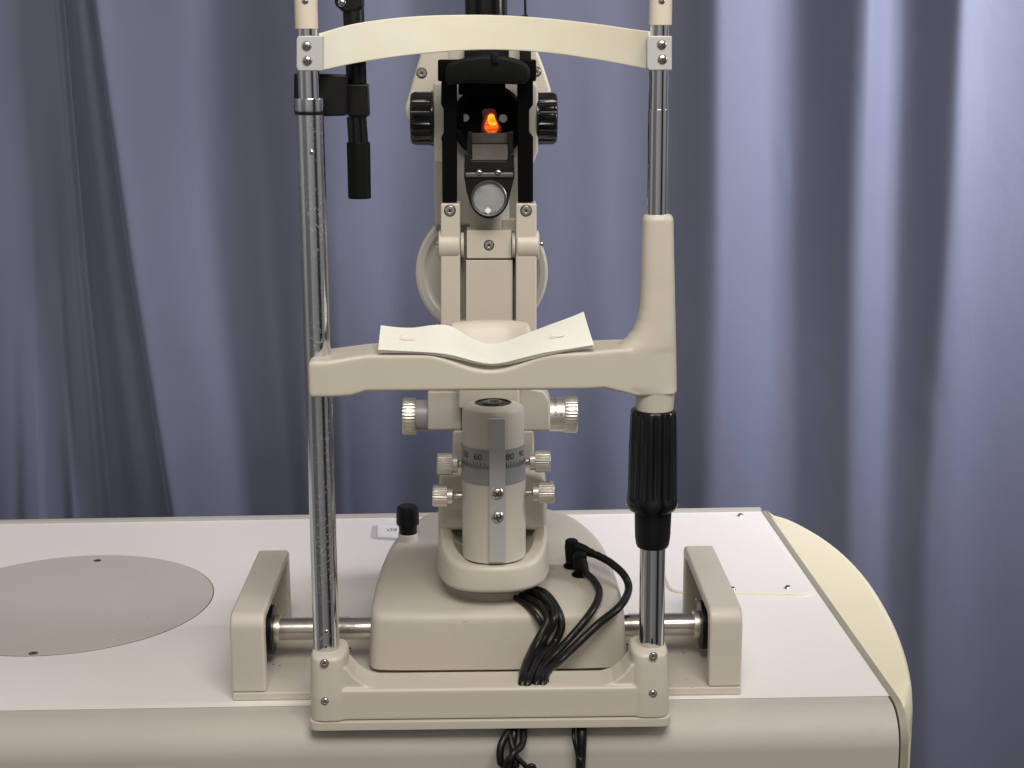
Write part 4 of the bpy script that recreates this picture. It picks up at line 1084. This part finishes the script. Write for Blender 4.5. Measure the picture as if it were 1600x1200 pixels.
# below the bar
cable('black cable hanging below the frame, bowing out at the left of the lower group',
      [(806, 1120, -.6), (795, 1142, -2.2), (783, 1165, -3.2), (782, 1190, -3.6), (790, 1225, -3.4), (790, 1480, -3.4)], .32)
cable('black cable hanging straight below the frame in the middle of the lower group',
      [(803, 1120, -.6), (803, 1145, -2.2), (801, 1170, -2.8), (806, 1195, -3.6), (800, 1225, -3.4), (800, 1480, -3.4)], .32)
cable('black cable hanging below the frame, curling right in the lower group',
      [(816, 1120, -.6), (818, 1145, -2.2), (815, 1165, -3.2), (800, 1182, -4.2), (790, 1225, -4.2), (790, 1480, -4.2)], .30)
cable('thin black cable slanting off right at the foot of the lower group',
      [(800, 1120, -.8), (797, 1150, -2.6), (806, 1180, -3.6), (822, 1198, -3.8), (838, 1225, -3.8), (838, 1480, -3.8)], .22)
cable('flat dark cable hanging alone below the right half of the frame',
      [(908, 1120, -.6), (909, 1145, -2.0), (908, 1180, -2.6), (907, 1225, -2.9), (907, 1480, -2.9)], .42)
cable('thin wire hanging beside the dark cable below the right half of the frame',
      [(897, 1120, -.6), (896, 1150, -2.6), (902, 1180, -3.0), (912, 1225, -3.4), (912, 1480, -3.4)], .14)

for o in list(bpy.data.objects):
    if '_o' in o: del o['_o']

# ================================================================== LIGHT
w = bpy.data.worlds.new('World'); SC.world = w; w.use_nodes = True
nt = w.node_tree; bg = nt.nodes['Background']; L = nt.links.new
tc = N(nt, 'ShaderNodeTexCoord'); sp = N(nt, 'ShaderNodeSeparateXYZ'); L(tc.outputs['Generated'], sp.inputs[0])
# soft room: lighter ceiling, darker floor, darker and lighter upright bands invented for chrome reflections
r1_ = nt.nodes.new('ShaderNodeValToRGB'); mr = N(nt, 'ShaderNodeMath', operation='MULTIPLY_ADD'); L(sp.outputs['Z'], mr.inputs[0]); mr.inputs[1].default_value = .5; mr.inputs[2].default_value = .5
L(mr.outputs[0], r1_.inputs[0]); e = r1_.color_ramp.elements
e[0].position = 0; e[0].color = (.10, .09, .08, 1); e[1].position = 1; e[1].color = (.62, .58, .54, 1)
for p_, c_ in ((.40, (.24, .23, .22, 1)), (.52, (.42, .41, .40, 1)), (.72, (.50, .47, .44, 1))):
    x = e.new(p_); x.color = c_
at = N(nt, 'ShaderNodeMath', operation='ARCTAN2'); L(sp.outputs['X'], at.inputs[0]); L(sp.outputs['Y'], at.inputs[1])
m3 = N(nt, 'ShaderNodeMath', operation='MULTIPLY_ADD'); L(at.outputs[0], m3.inputs[0]); m3.inputs[1].default_value = 1 / (2 * PI); m3.inputs[2].default_value = .5
rb_ = ramp(nt, m3.outputs[0], [(0.0, 1.6), (1.0, 1.6), (.05, 1.8), (.075, .8), (.16, .7), (.19, 1.7), (.25, 1.5), (.27, .7), (.5, .5), (.74, .7), (.76, 1.4), (.83, 1.4), (.86, .15), (.90, .15), (.93, 1.2)])
cm = nt.nodes.new('ShaderNodeMix'); cm.data_type = 'RGBA'; cm.blend_type = 'MULTIPLY'; cm.inputs[0].default_value = 1
L(r1_.outputs[0], cm.inputs[6]); L(rb_, cm.inputs[7]); L(cm.outputs[2], bg.inputs['Color']); bg.inputs['Strength'].default_value = 0.6

def area(name, loc, target, size, power, col, sy=None):
    l = bpy.data.lights.new(name, 'AREA'); l.energy = power; l.color = col; l.shape = 'RECTANGLE'; l.size = size; l.size_y = sy or size
    o = bpy.data.objects.new(name, l); COL.objects.link(o); o.location = loc
    d = Vector(target) - Vector(loc); o.rotation_euler = d.to_track_quat('-Z', 'Y').to_euler()
    return o
area('ceiling_light', (0.22, -1.05, 1.5), (0.05, 0.08, 0.1), 1.0, 25, (1.0, 0.93, 0.84), .7)
sl_ = area('side_light', (1.46, 0.22, 0.92), (0.66, 0.80, 0.55), 0.5, 12, (0.95, 0.92, 1.0), .6); sl_.data.spread = rad(88)

SC.view_settings.view_transform = 'Standard'; SC.view_settings.look = 'None'
SC.view_settings.exposure = 0; SC.view_settings.gamma = 1; SC.view_settings.use_curve_mapping = False
SC.render.engine = 'CYCLES'
SC.cycles.max_bounces = 8
